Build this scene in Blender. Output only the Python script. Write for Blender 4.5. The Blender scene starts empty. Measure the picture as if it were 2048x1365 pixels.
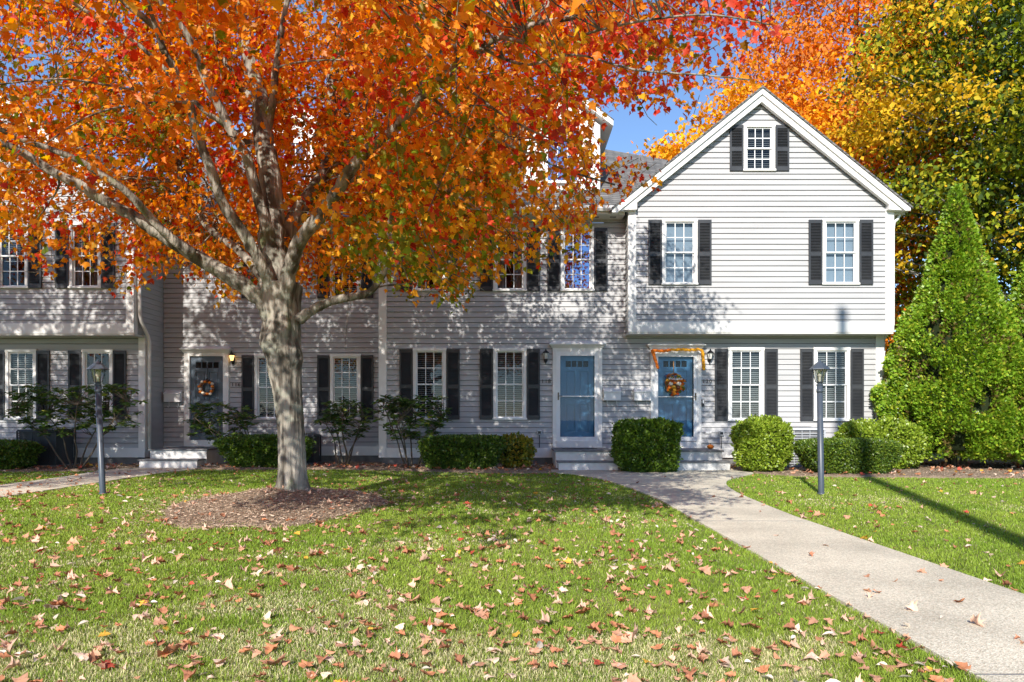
import bpy, math, random
import numpy as np
from mathutils import Vector
random.seed(7)
R = np.random.RandomState(11)
SC = bpy.context.scene
COL = SC.collection
# ------------------------------------------------------------------ camera, sky, sun, exposure
F = 1428.0                      # focal length in pixels of a 2048 px wide frame
cam = bpy.data.cameras.new('camera'); camo = bpy.data.objects.new('camera', cam); COL.objects.link(camo)
camo.location = (0, 0, 1.1); camo.rotation_euler = (math.pi/2, 0, 0)
cam.sensor_width = 36; cam.lens = F/2048*36; cam.shift_y = 157.5/2048
cam.clip_start = 0.05; cam.clip_end = 3000
SC.camera = camo
SUN_AZ, SUN_EL = math.radians(17), math.radians(31)     # azimuth of the shadows from +Y towards +X
w = bpy.data.worlds.new("World"); SC.world = w; w.use_nodes = True
nt = w.node_tree; bgn = nt.nodes['Background']
sky = nt.nodes.new('ShaderNodeTexSky'); sky.sky_type = 'NISHITA'; sky.sun_disc = False
sky.sun_elevation = SUN_EL; sky.sun_rotation = math.pi + SUN_AZ
sky.altitude = 1200; sky.air_density = 1.0; sky.dust_density = 0.05; sky.ozone_density = 4.0
nt.links.new(sky.outputs[0], bgn.inputs[0]); bgn.inputs[1].default_value = 0.15
sl = bpy.data.lights.new('sun', 'SUN'); sl.energy = 5.0; sl.angle = math.radians(0.5); sl.color = (1, .945, .86)
so = bpy.data.objects.new('sun', sl); COL.objects.link(so); so.location = (-5, -10, 20)
sd = Vector((math.sin(SUN_AZ)*math.cos(SUN_EL), math.cos(SUN_AZ)*math.cos(SUN_EL), -math.sin(SUN_EL)))
so.rotation_euler = sd.to_track_quat('-Z', 'Y').to_euler()
SC.view_settings.view_transform = 'Standard'; SC.view_settings.look = 'None'
SC.view_settings.exposure = 0.56; SC.view_settings.gamma = 1
SC.cycles.max_bounces = 7; SC.cycles.transparent_max_bounces = 12
SC.cycles.use_denoising = True

# ------------------------------------------------------------------ helpers
def P(x, y, Y):                 # a photo pixel at depth Y -> world point
    return ((x-1024)*Y/F, Y, 1.1-(y-840)*Y/F)

def mat(name, col, rough=.7, spec=.3, metal=0, noise=None, bump=None, emit=None, transl=0, coat=0):
    m = bpy.data.materials.new(name); m.use_nodes = True; t = m.node_tree; b = t.nodes['Principled BSDF']
    b.inputs['Base Color'].default_value = (*col, 1); b.inputs['Roughness'].default_value = rough
    b.inputs['Specular IOR Level'].default_value = spec; b.inputs['Metallic'].default_value = metal
    tc = t.nodes.new('ShaderNodeTexCoord')
    if noise:                   # (scale, colour2, low, high[, stretch])
        n = t.nodes.new('ShaderNodeTexNoise'); n.inputs['Scale'].default_value = noise[0]; n.inputs['Detail'].default_value = 6
        mp = t.nodes.new('ShaderNodeMapping'); t.links.new(tc.outputs['Object'], mp.inputs[0]); t.links.new(mp.outputs[0], n.inputs['Vector'])
        if len(noise) > 4: mp.inputs['Scale'].default_value = noise[4]
        r = t.nodes.new('ShaderNodeMapRange'); r.inputs[1].default_value = noise[2]; r.inputs[2].default_value = noise[3]
        t.links.new(n.outputs[0], r.inputs[0])
        mx = t.nodes.new('ShaderNodeMixRGB'); mx.inputs[1].default_value = (*col, 1); mx.inputs[2].default_value = (*noise[1], 1)
        t.links.new(r.outputs[0], mx.inputs[0]); t.links.new(mx.outputs[0], b.inputs['Base Color'])
    if bump:                    # (scale, strength, distance[, stretch])
        n2 = t.nodes.new('ShaderNodeTexNoise'); n2.inputs['Scale'].default_value = bump[0]; n2.inputs['Detail'].default_value = 5
        mp = t.nodes.new('ShaderNodeMapping'); t.links.new(tc.outputs['Object'], mp.inputs[0]); t.links.new(mp.outputs[0], n2.inputs['Vector'])
        if len(bump) > 3: mp.inputs['Scale'].default_value = bump[3]
        bn = t.nodes.new('ShaderNodeBump'); bn.inputs['Strength'].default_value = bump[1]; bn.inputs['Distance'].default_value = bump[2]
        t.links.new(n2.outputs[0], bn.inputs['Height']); t.links.new(bn.outputs[0], b.inputs['Normal'])
    if emit:
        b.inputs['Emission Color'].default_value = (*emit[0], 1); b.inputs['Emission Strength'].default_value = emit[1]
    return m

def leafmat(name, transl=.35, rough=.5, gloss=.25):
    m = bpy.data.materials.new(name); m.use_nodes = True; t = m.node_tree
    b = t.nodes['Principled BSDF']; out = t.nodes['Material Output']
    a = t.nodes.new('ShaderNodeAttribute'); a.attribute_name = 'tint'
    t.links.new(a.outputs['Color'], b.inputs['Base Color']); b.inputs['Roughness'].default_value = rough
    b.inputs['Specular IOR Level'].default_value = gloss
    tr = t.nodes.new('ShaderNodeBsdfTranslucent')
    hs = t.nodes.new('ShaderNodeHueSaturation'); hs.inputs['Saturation'].default_value = 1.15; hs.inputs['Value'].default_value = 1.3
    t.links.new(a.outputs['Color'], hs.inputs['Color']); t.links.new(hs.outputs[0], tr.inputs[0])
    mx = t.nodes.new('ShaderNodeMixShader'); mx.inputs[0].default_value = transl
    t.links.new(b.outputs[0], mx.inputs[1]); t.links.new(tr.outputs[0], mx.inputs[2]); t.links.new(mx.outputs[0], out.inputs[0])
    return m

class MB:
    def __init__(s): s.v = []; s.f = []
    def quad(s, a, b, c, d):
        n = len(s.v); s.v += [a, b, c, d]; s.f.append((n, n+1, n+2, n+3))
    def poly(s, pts):
        n = len(s.v); s.v += list(pts); s.f.append(tuple(range(n, n+len(pts))))
    def box(s, x0, x1, y0, y1, z0, z1):
        n = len(s.v)
        s.v += [(x0,y0,z0),(x1,y0,z0),(x1,y1,z0),(x0,y1,z0),(x0,y0,z1),(x1,y0,z1),(x1,y1,z1),(x0,y1,z1)]
        for f in ((0,3,2,1),(4,5,6,7),(0,1,5,4),(1,2,6,5),(2,3,7,6),(3,0,4,7)): s.f.append(tuple(n+i for i in f))
        return s
    def prism(s, pts, y0, y1):              # outline in x,z (counter-clockwise seen from -Y) extruded along y
        n = len(s.v); k = len(pts)
        s.v += [(x, y0, z) for x, z in pts] + [(x, y1, z) for x, z in pts]
        s.f.append(tuple(n+i for i in range(k))); s.f.append(tuple(n+k+i for i in reversed(range(k))))
        for i in range(k):
            j = (i+1) % k; s.f.append((n+j, n+i, n+k+i, n+k+j))
        return s
    def frustum(s, lo, hi):                 # (x0,x1,y0,y1,z) twice
        n = len(s.v)
        for (x0, x1, y0, y1, z) in (lo, hi): s.v += [(x0,y0,z),(x1,y0,z),(x1,y1,z),(x0,y1,z)]
        for f in ((0,3,2,1),(4,5,6,7),(0,1,5,4),(1,2,6,5),(2,3,7,6),(3,0,4,7)): s.f.append(tuple(n+i for i in f))
        return s
    def tube(s, pts, rad, seg=8, jit=0, cap=True):
        pts = [Vector(p) for p in pts]; n0 = len(s.v); ref = Vector((.13, .21, 1))
        prev = None
        for i, p in enumerate(pts):
            t = (pts[min(i+1, len(pts)-1)] - pts[max(i-1, 0)]).normalized()
            if prev is None:
                a = t.cross(Vector((0, 1, .1))) if abs(t.z) > .7 else t.cross(Vector((0, 0, 1)))
            else: a = prev - t*prev.dot(t)
            a.normalize(); prev = a; b = t.cross(a)
            r = rad[i] if hasattr(rad, '__len__') else rad
            for k in range(seg):
                an = 2*math.pi*k/seg
                rr = r*(1+jit*(random.random()-.5))
                s.v.append(tuple(p + (a*math.cos(an)+b*math.sin(an))*rr))
        for i in range(len(pts)-1):
            for k in range(seg):
                k2 = (k+1) % seg; q = n0+i*seg
                s.f.append((q+k, q+k2, q+seg+k2, q+seg+k))
        if cap:
            s.f.append(tuple(n0+k for k in reversed(range(seg)))); q = n0+(len(pts)-1)*seg
            s.f.append(tuple(q+k for k in range(seg)))
        return s
    def lathe(s, c, prof, seg=16, rot=0):    # prof: (r, z) going up about c
        n0 = len(s.v); k = len(prof)
        for r, z in prof:
            for i in range(seg):
                an = 2*math.pi*i/seg+rot; s.v.append((c[0]+r*math.cos(an), c[1]+r*math.sin(an), c[2]+z))
        for j in range(k-1):
            for i in range(seg):
                i2 = (i+1) % seg; s.f.append((n0+j*seg+i, n0+j*seg+i2, n0+(j+1)*seg+i2, n0+(j+1)*seg+i))
        s.f.append(tuple(n0+i for i in reversed(range(seg)))); s.f.append(tuple(n0+(k-1)*seg+i for i in range(seg)))
        return s
    def ball(s, c, r, seg=10, sq=1.0, lobes=0):
        pr = []
        m = 7
        n0 = len(s.v)
        for j in range(m+1):
            th = -math.pi/2+math.pi*j/m
            for i in range(seg):
                an = 2*math.pi*i/seg; rr = r*max(.02, math.cos(th))*(1+lobes*math.cos(an*6))
                s.v.append((c[0]+rr*math.cos(an), c[1]+rr*math.sin(an), c[2]+r*sq*math.sin(th)))
        for j in range(m):
            for i in range(seg):
                i2 = (i+1) % seg; s.f.append((n0+j*seg+i, n0+j*seg+i2, n0+(j+1)*seg+i2, n0+(j+1)*seg+i))
        return s
    def link(s, name, m, parent=None, smooth=False, bevel=0):
        me = bpy.data.meshes.new(name); off = np.zeros(3)
        if parent is not None:
            q = parent
            while q is not None: off += np.array(q.location); q = q.parent
        vv = [(a-off[0], b-off[1], c-off[2]) for a, b, c in s.v]
        me.from_pydata(vv, [], s.f); me.materials.append(m)
        if smooth: me.polygons.foreach_set('use_smooth', [True]*len(me.polygons))
        o = bpy.data.objects.new(name, me); COL.objects.link(o)
        if parent is not None: o.parent = parent
        if bevel:
            bv = o.modifiers.new('bevel', 'BEVEL'); bv.width = bevel; bv.segments = 2; bv.limit_method = 'ANGLE'
        return o

def tag(o, label=None, cat=None, group=None, kind=None):
    if label: o['label'] = label
    if cat: o['category'] = cat
    if group: o['group'] = group
    if kind: o['kind'] = kind
    return o
def empty(name, loc, label=None, cat=None, group=None):
    o = bpy.data.objects.new(name, None); o.location = loc; o.empty_display_size = .2; COL.objects.link(o)
    return tag(o, label, cat, group)
def npmesh(name, V, T, m, parent=None, tint=None, smooth=False):
    """V (n,3), T (k,3) triangles, tint (n,3)"""
    me = bpy.data.meshes.new(name); V = np.asarray(V, dtype=np.float32).copy()
    if parent is not None: V -= np.array(parent.location, dtype=np.float32)
    T = np.asarray(T, dtype=np.int32); k = T.shape[1]
    me.vertices.add(len(V)); me.vertices.foreach_set('co', V.ravel())
    me.loops.add(T.size); me.loops.foreach_set('vertex_index', T.ravel())
    me.polygons.add(len(T)); me.polygons.foreach_set('loop_start', np.arange(0, T.size, k, dtype=np.int32))
    me.polygons.foreach_set('loop_total', np.full(len(T), k, dtype=np.int32))
    if smooth: me.polygons.foreach_set('use_smooth', np.ones(len(T), dtype=bool))
    me.update(calc_edges=True)
    if tint is not None:
        a = me.color_attributes.new('tint', 'FLOAT_COLOR', 'POINT')
        a.data.foreach_set('color', np.hstack([tint, np.ones((len(V), 1))]).astype(np.float32).ravel())
    me.materials.append(m)
    o = bpy.data.objects.new(name, me); COL.objects.link(o)
    if parent is not None: o.parent = parent
    return o
def frames(d, n):                # orthonormal frames: columns x (side), y (tip dir d), z (normal near n)
    d = d/np.linalg.norm(d, axis=1, keepdims=True)
    x = np.cross(d, n); x /= np.linalg.norm(x, axis=1, keepdims=True)+1e-9
    z = np.cross(x, d)
    return np.stack([x, d, z], axis=2)
def scatter(shape, tris, pos, M, scale, tint, shade=None):
    """copies of a leaf shape; returns V, T, C"""
    n, k = len(pos), len(shape)
    V = np.einsum('nij,kj->nki', M, shape)*np.asarray(scale).reshape(-1, 1, 1) + pos[:, None, :]
    T = tris[None]+(np.arange(n)*k)[:, None, None]
    C = np.repeat(tint[:, None, :], k, axis=1)
    if shade is not None: C = C*shade[None, :, None]
    return V.reshape(-1, 3), T.reshape(-1, tris.shape[1]), C.reshape(-1, 3)
def maple(curl=0.0, seed=0, wob=0.0, ring=False):
    out = [(0,0),(.20,-.06),(.42,.06),(.30,.18),(.56,.42),(.30,.44),(.22,.62),(0,1.0)]
    pts = out + [(-x, y) for x, y in out[-2:0:-1]]
    o = np.array(pts, float); o[:, 1] -= .05
    n = len(o); c = np.array([[0, .33]])
    rs = np.random.RandomState(seed)
    if ring:
        mid = c+(o-c)*.55; p = np.vstack([c, mid, o])
        T = [(0, 1+i, 1+(i+1) % n) for i in range(n)]
        for i in range(n):
            j = (i+1) % n; T += [(1+i, 1+n+i, 1+n+j), (1+i, 1+n+j, 1+j)]
    else:
        p = np.vstack([c, o]); T = [(0, 1+i, 1+(i+1) % n) for i in range(n)]
    z = curl*(np.abs(p[:, 0])**1.3) - .25*curl*(p[:, 1]-.3)**2 + wob*(rs.rand(len(p))-.5)
    return np.column_stack([p, z]), np.array(T)
def rnd(n, s=1.0): return R.randn(n, 3)*s
def inpoly(x, y, poly):
    c = np.zeros(len(x), bool); p = poly; j = len(p)-1
    for i in range(len(p)):
        xi, yi = p[i]; xj, yj = p[j]
        k = ((yi > y) != (yj > y)) & (x < (xj-xi)*(y-yi)/((yj-yi)+1e-12)+xi); c ^= k; j = i
    return c
def noise2(x, y, s, seed=0):     # cheap smooth value noise in 0..1
    rs = np.random.RandomState(seed); G = rs.rand(64, 64); x = x*s+17.3; y = y*s+9.1
    xi = np.floor(x).astype(int); yi = np.floor(y).astype(int); fx = x-xi; fy = y-yi
    fx = fx*fx*(3-2*fx); fy = fy*fy*(3-2*fy); g = lambda a, b: G[a % 64, b % 64]
    return (g(xi, yi)*(1-fx)+g(xi+1, yi)*fx)*(1-fy)+(g(xi, yi+1)*(1-fx)+g(xi+1, yi+1)*fx)*fy

# ------------------------------------------------------------------ materials
M = {}
M['siding'] = mat('siding_grey', (.432, .433, .436), .6, .25, noise=(1.6, (.378, .377, .377), .35, .7, (.5, 1, 6)), bump=(60, .12, .003, (.15, 1, 3)))
M['trim'] = mat('white_trim', (.76, .75, .72), .45, .35, noise=(2.5, (.69, .68, .65), .4, .75))
M['shutter'] = mat('shutter_black', (.030, .032, .036), .45, .4, noise=(3, (.05, .052, .055), .4, .8))
M['step'] = mat('step_white', (.70, .69, .67), .5, .3, noise=(5, (.55, .53, .5), .45, .8))
M['tread'] = mat('tread_grey', (.20, .20, .205), .6, .3, noise=(9, (.13, .13, .13), .4, .7))
M['concrete'] = mat('foundation', (.22, .21, .20), .9, .1, noise=(8, (.15, .145, .14), .4, .7))
M['bluedoor'] = mat('door_blue', (.08, .215, .35), .38, .4)
M['slatedoor'] = mat('door_slate', (.075, .10, .13), .38, .4)
M['sash'] = mat('sash_white', (.78, .78, .77), .4, .35)
M['blind'] = mat('blind_white', (.36, .36, .355), .5, .3)
M['shade'] = mat('shade_cloth', (.30, .35, .41), .8, .1)
M['curtain'] = mat('curtain_cloth', (.32, .28, .26), .9, .1, noise=(14, (.16, .13, .12), .4, .65, (3, 1, .3)))
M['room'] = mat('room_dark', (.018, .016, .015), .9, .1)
M['black'] = mat('black_iron', (.02, .02, .022), .4, .4)
M['steelblue'] = mat('post_paint', (.055, .070, .092), .38, .45, noise=(14, (.085, .10, .12), .55, .8))
M['brass'] = mat('bronze', (.12, .09, .06), .35, .5, .7)
M['lampglass'] = mat('lamp_glass', (.75, .75, .70), .25, .5)
M['lit'] = mat('lamp_lit', (1, .75, .4), .4, .3, emit=((1, .55, .18), 2.2))
M['gutter'] = mat('gutter_white', (.74, .73, .71), .35, .4)
M['soffit'] = mat('soffit', (.62, .61, .57), .6, .2)
M['acgrey'] = mat('unit_grey', (.42, .44, .46), .5, .35)
M['acdark'] = mat('unit_dark', (.05, .052, .055), .6, .3)
M['pumpkin'] = mat('pumpkin', (.75, .20, .02), .45, .3)
M['cream'] = mat('pumpkin_cream', (.75, .68, .55), .5, .3)
M['brown'] = mat('pumpkin_brown', (.16, .06, .03), .5, .3)
M['gold'] = mat('gold', (.75, .38, .04), .6, .3)
M['orange'] = mat('garland_orange', (.80, .20, .02), .7, .2)
M['yellow'] = mat('garland_yellow', (.80, .36, .02), .7, .2)
M['wicker'] = mat('wicker', (.30, .17, .08), .8, .2)
M['woodpole'] = mat('weathered_wood', (.22, .17, .13), .9, .1, noise=(6, (.14, .11, .09), .4, .7, (3, 3, .3)))
M['soil'] = mat('soil', (.06, .045, .035), .95, .1)
def glassmat(name, refl, tint=(.9, .94, .95), gl=(1, 1, 1)):
    m = bpy.data.materials.new(name); m.use_nodes = True; t = m.node_tree; t.nodes.remove(t.nodes['Principled BSDF'])
    out = t.nodes['Material Output']; tr = t.nodes.new('ShaderNodeBsdfTransparent'); tr.inputs[0].default_value = (*tint, 1)
    g = t.nodes.new('ShaderNodeBsdfGlossy'); g.inputs['Roughness'].default_value = .02; g.inputs[0].default_value = (*gl, 1)
    mx = t.nodes.new('ShaderNodeMixShader'); mx.inputs[0].default_value = refl
    t.links.new(tr.outputs[0], mx.inputs[1]); t.links.new(g.outputs[0], mx.inputs[2]); t.links.new(mx.outputs[0], out.inputs[0])
    return m
M['glass'] = glassmat('window_glass', .035, (.72, .78, .80)); M['glass_skytint'] = glassmat('window_glass_reflective', .5, (.4, .45, .5), (.45, .58, .85)); M['stormglass'] = glassmat('storm_glass', .02, (.72, .80, .86))  # blue of the reflected sky is put into the reflective pane's gloss colour

def shingle():
    m = mat('shingles', (.16, .155, .15), .9, .15); t = m.node_tree; b = t.nodes['Principled BSDF']
    g = t.nodes.new('ShaderNodeNewGeometry'); sp = t.nodes.new('ShaderNodeSeparateXYZ'); t.links.new(g.outputs['Position'], sp.inputs[0])
    ad = t.nodes.new('ShaderNodeMath'); ad.operation = 'ADD'; t.links.new(sp.outputs[0], ad.inputs[0]); t.links.new(sp.outputs[1], ad.inputs[1])
    cb = t.nodes.new('ShaderNodeCombineXYZ'); t.links.new(ad.outputs[0], cb.inputs[0])
    ml = t.nodes.new('ShaderNodeMath'); ml.operation = 'MULTIPLY'; ml.inputs[1].default_value = 1.6; t.links.new(sp.outputs[2], ml.inputs[0]); t.links.new(ml.outputs[0], cb.inputs[1])
    br = t.nodes.new('ShaderNodeTexBrick'); br.inputs['Scale'].default_value = 1; br.inputs['Brick Width'].default_value = .30; br.inputs['Row Height'].default_value = .14
    br.inputs['Mortar Size'].default_value = .012; br.inputs['Color1'].default_value = (.21, .20, .19, 1); br.inputs['Color2'].default_value = (.12, .12, .118, 1); br.inputs['Mortar'].default_value = (.05, .05, .05, 1)
    t.links.new(cb.outputs[0], br.inputs['Vector']); t.links.new(br.outputs[0], b.inputs['Base Color'])
    bn = t.nodes.new('ShaderNodeBump'); bn.inputs['Strength'].default_value = .6; bn.inputs['Distance'].default_value = .01; bn.invert = True
    t.links.new(br.outputs['Fac'], bn.inputs['Height']); t.links.new(bn.outputs[0], b.inputs['Normal'])
    return m
M['roof'] = shingle()
def bark():
    m = mat('bark', (.22, .20, .17), .9, .1); t = m.node_tree; b = t.nodes['Principled BSDF']
    tc = t.nodes.new('ShaderNodeTexCoord')
    def nz(scale, stretch, det=6):
        mp = t.nodes.new('ShaderNodeMapping'); mp.inputs['Scale'].default_value = stretch; t.links.new(tc.outputs['Object'], mp.inputs[0])
        n = t.nodes.new('ShaderNodeTexNoise'); n.inputs['Scale'].default_value = scale; n.inputs['Detail'].default_value = det; t.links.new(mp.outputs[0], n.inputs['Vector']); return n
    n1 = nz(9, (1, 1, .16)); n2 = nz(5, (1, 1, 1), 8); n3 = nz(22, (1, 1, .10))
    def mixc(fac_node, lo, hi, c1, c2):
        r = t.nodes.new('ShaderNodeMapRange'); r.inputs[1].default_value = lo; r.inputs[2].default_value = hi; t.links.new(fac_node.outputs[0], r.inputs[0])
        mx = t.nodes.new('ShaderNodeMixRGB'); t.links.new(r.outputs[0], mx.inputs[0])
        for i, c in ((1, c1), (2, c2)):
            if isinstance(c, tuple): mx.inputs[i].default_value = (*c, 1)
            else: t.links.new(c.outputs[0], mx.inputs[i])
        return mx
    a = mixc(n1, .42, .58, (.095, .083, .067), (.34, .31, .26))
    a2 = mixc(n2, .55, .68, a, (.29, .29, .235))
    n4 = nz(3.2, (1, 1, .7), 8)
    a3 = mixc(n4, .60, .72, a2, (.14, .155, .075))
    t.links.new(a3.outputs[0], b.inputs['Base Color'])
    ad = t.nodes.new('ShaderNodeMath'); ad.operation = 'ADD'; t.links.new(n1.outputs[0], ad.inputs[0]); t.links.new(n3.outputs[0], ad.inputs[1])
    bn = t.nodes.new('ShaderNodeBump'); bn.inputs['Strength'].default_value = .9; bn.inputs['Distance'].default_value = .05
    t.links.new(ad.outputs[0], bn.inputs['Height']); t.links.new(bn.outputs[0], b.inputs['Normal'])
    return m
M['bark'] = bark()
M['stem'] = mat('shrub_stem', (.12, .10, .075), .9, .1)
M['core'] = mat('shade_core', (.02, .028, .012), .95, .05)  # near-black colour stands for the shade inside the foliage
M['leaf'] = leafmat('autumn_leaf', .54, .42, .35)
M['bgleaf'] = leafmat('far_leaf', .35, .6, .15)
M['bushleaf'] = leafmat('bush_leaf', .22, .36, .5)
M['grassblade'] = leafmat('grass_blade', .3, .6, .2)
M['dryleaf'] = leafmat('dry_leaf', .15, .65, .2)
M['chip'] = leafmat('bark_chip', 0, .9, .1)

# ------------------------------------------------------------------ ground
def ground_material():
    m = mat('lawn_soil', (.05, .07, .02), .95, .08); t = m.node_tree; b = t.nodes['Principled BSDF']
    tc = t.nodes.new('ShaderNodeTexCoord')
    def nz(s, d=5):
        n = t.nodes.new('ShaderNodeTexNoise'); n.inputs['Scale'].default_value = s; n.inputs['Detail'].default_value = d; t.links.new(tc.outputs['Object'], n.inputs['Vector'])
        return n
    def ramp(n, stops):
        r = t.nodes.new('ShaderNodeValToRGB'); t.links.new(n.outputs[0], r.inputs[0]); e = r.color_ramp.elements
        e[0].position, e[0].color = stops[0][0], (*stops[0][1], 1); e[1].position, e[1].color = stops[-1][0], (*stops[-1][1], 1)
        for p, c in stops[1:-1]: q = e.new(p); q.color = (*c, 1)
        return r
    a = ramp(nz(38, 8), [(.3, (.08, .10, .025)), (.5, (.17, .21, .05)), (.7, (.36, .32, .15))])
    c = ramp(nz(1.3), [(.4, (.12, .19, .03)), (.65, (.40, .36, .18))])
    mx = t.nodes.new('ShaderNodeMixRGB'); mx.inputs[0].default_value = .45; t.links.new(a.outputs[0], mx.inputs[1]); t.links.new(c.outputs[0], mx.inputs[2])
    t.links.new(mx.outputs[0], b.inputs['Base Color'])
    bn = t.nodes.new('ShaderNodeBump'); bn.inputs['Distance'].default_value = .03; t.links.new(nz(60, 4).outputs[0], bn.inputs['Height']); t.links.new(bn.outputs[0], b.inputs['Normal'])
    return m
g = MB(); g.quad((-900, -900, 0), (900, -900, 0), (900, 900, 0), (-900, 900, 0))
tag(g.link('ground', ground_material()), kind='structure')

PATH_R = [(1.93,-6),(3.17,-6),(3.17,8),(3.25,9.5),(3.36,10.8),(3.60,12.1),(4.0,13.1),(4.6,13.9),(4.95,14.5),(4.95,15.45),(.85,15.45),(.78,14.75),(1.25,14.1),(1.62,13.2),(1.88,11.5),(2.0,9.8),(1.97,6)]
PATH_L = [(-8.45,-6),(-7.15,-6),(-7.15,14.6),(-6.95,15.4),(-6.95,16.2),(-8.6,16.2),(-8.75,15.2),(-8.5,13.5)]
BED = [(-22,14.7),(-12,14.9),(-8.9,15.1),(-8.6,16.2),(-6.95,16.2),(-6.95,15.6),(-6,15.55),(-4,15.6),(-2.4,15.2),(-1.2,14.75),(0,14.5),(.80,14.55),(.85,15.45),(4.95,15.45),(4.95,14.4),(5.4,13.8),(6.6,13.5),(9,13.3),(12,13.1),(16,12.6),(30,12.4),(30,19),(-22,19)]
RING = [(-2.95+1.27*math.cos(a)*(1+.10*math.sin(3*a)+.05*math.sin(8*a)), 8.98+1.85*math.sin(a)*(1+.08*math.cos(2*a+1)+.05*math.sin(7*a+2))) for a in np.linspace(0, 2*math.pi, 40)[:-1]]
def smooth_poly(p, n=3):
    for _ in range(n):
        q = []
        for i in range(len(p)):
            a, b = p[i], p[(i+1) % len(p)]
            if math.dist(a, b) > 3 : q += [a, b]; continue
            q += [(a[0]*.75+b[0]*.25, a[1]*.75+b[1]*.25), (a[0]*.25+b[0]*.75, a[1]*.25+b[1]*.75)]
        p = q
    return p
PATH_RS, PATH_LS = smooth_poly(PATH_R, 2), smooth_poly(PATH_L, 2)
def concrete_path_mat():
    m = mat('aggregate_concrete', (.40, .37, .31), .85, .15); t = m.node_tree; b = t.nodes['Principled BSDF']; tc = t.nodes.new('ShaderNodeTexCoord')
    v = t.nodes.new('ShaderNodeTexVoronoi'); v.inputs['Scale'].default_value = 130; t.links.new(tc.outputs['Object'], v.inputs['Vector'])
    r = t.nodes.new('ShaderNodeValToRGB'); e = r.color_ramp.elements; e[0].position = 0; e[0].color = (.44, .40, .31, 1); e[1].position = 1; e[1].color = (.80, .74, .60, 1)
    q = e.new(.5); q.color = (.64, .58, .45, 1)
    sp = t.nodes.new('ShaderNodeSeparateColor'); t.links.new(v.outputs['Color'], sp.inputs[0]); t.links.new(sp.outputs[0], r.inputs[0])
    n = t.nodes.new('ShaderNodeTexNoise'); n.inputs['Scale'].default_value = 1.4; n.inputs['Detail'].default_value = 7; t.links.new(tc.outputs['Object'], n.inputs['Vector'])
    r2 = t.nodes.new('ShaderNodeMapRange'); r2.inputs[1].default_value = .3; r2.inputs[2].default_value = .7; r2.inputs[3].default_value = .78; r2.inputs[4].default_value = 1.12; t.links.new(n.outputs[0], r2.inputs[0])
    mx = t.nodes.new('ShaderNodeMixRGB'); mx.blend_type = 'MULTIPLY'; mx.inputs[0].default_value = 1; t.links.new(r.outputs[0], mx.inputs[1]); t.links.new(r2.outputs[0], mx.inputs[2])
    t.links.new(mx.outputs[0], b.inputs['Base Color'])
    bn = t.nodes.new('ShaderNodeBump'); bn.inputs['Strength'].default_value = .5; bn.inputs['Distance'].default_value = .006; t.links.new(v.outputs['Distance'], bn.inputs['Height']); t.links.new(bn.outputs[0], b.inputs['Normal'])
    return m
M['path'] = concrete_path_mat()
for nm, pl in (('path', PATH_RS), ('path', PATH_LS)):
    g = MB(); n = len(pl)
    ar = sum(pl[i][0]*pl[(i+1) % n][1]-pl[(i+1) % n][0]*pl[i][1] for i in range(n))
    if ar < 0: pl = pl[::-1]
    g.poly([(x, y, .022) for x, y in pl])
    for i in range(n):
        a, b = pl[i], pl[(i+1) % n]; g.quad((a[0], a[1], -.05), (b[0], b[1], -.05), (b[0], b[1], .022), (a[0], a[1], .022))
    tag(g.link(nm, M['path']), kind='structure')

for yj in (3.02, 7.6, 12.0):
    g = MB(); xa = 1.96 if yj < 10 else 1.84; xb = 3.17 if yj < 8 else 3.52
    g.box(xa, xb, yj-.006, yj+.006, .0215, .0245); tag(g.link('path_joint', M['concrete']), kind='structure')
def height(x, y):                 # mulch relief
    d = np.hypot((x+2.95)/1.5, (y-9.25)/1.75)
    return np.where(d < 1, .17*(np.cos(np.clip(d, 0, 1)*math.pi)*.5+.5), 0)
M['mulch'] = mat('mulch', (.38, .285, .20), .95, .05, noise=(55, (.19, .14, .10), .42, .62), bump=(70, 1, .03))
def relief(name, poly, x0, x1, y0, y1, st, base, mound=False):
    xs = np.arange(x0, x1, st); ys = np.arange(y0, y1, st); X, Y = np.meshgrid(xs, ys); x, y = X.ravel(), Y.ravel()
    ins = inpoly(x+.05*(noise2(x, y, 3, 5)-.5), y+.10*(noise2(x, y, 4, 6)-.5), poly)
    z = np.where(ins, base+.035*noise2(x, y, 5, 3)+.02*noise2(x, y, 14, 4), -.03)
    if mound: z = z+np.where(ins, height(x, y), 0)
    ny, nx = X.shape; i = np.arange(nx*ny).reshape(ny, nx)
    Q = np.stack([i[:-1, :-1], i[:-1, 1:], i[1:, 1:], i[1:, :-1]], -1).reshape(-1, 4)
    keep = ins[Q].any(axis=1); Q = Q[keep]
    o = npmesh(name, np.column_stack([x, y, z]), Q, M['mulch'], smooth=True); return o
tag(relief('mulch_bed', BED, -17, 16, 12.2, 18.9, .07, .012), kind='structure')
tag(relief('mulch_mound', RING, -5.2, -.8, 6.4, 11.8, .04, .0, True), kind='structure')

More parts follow.
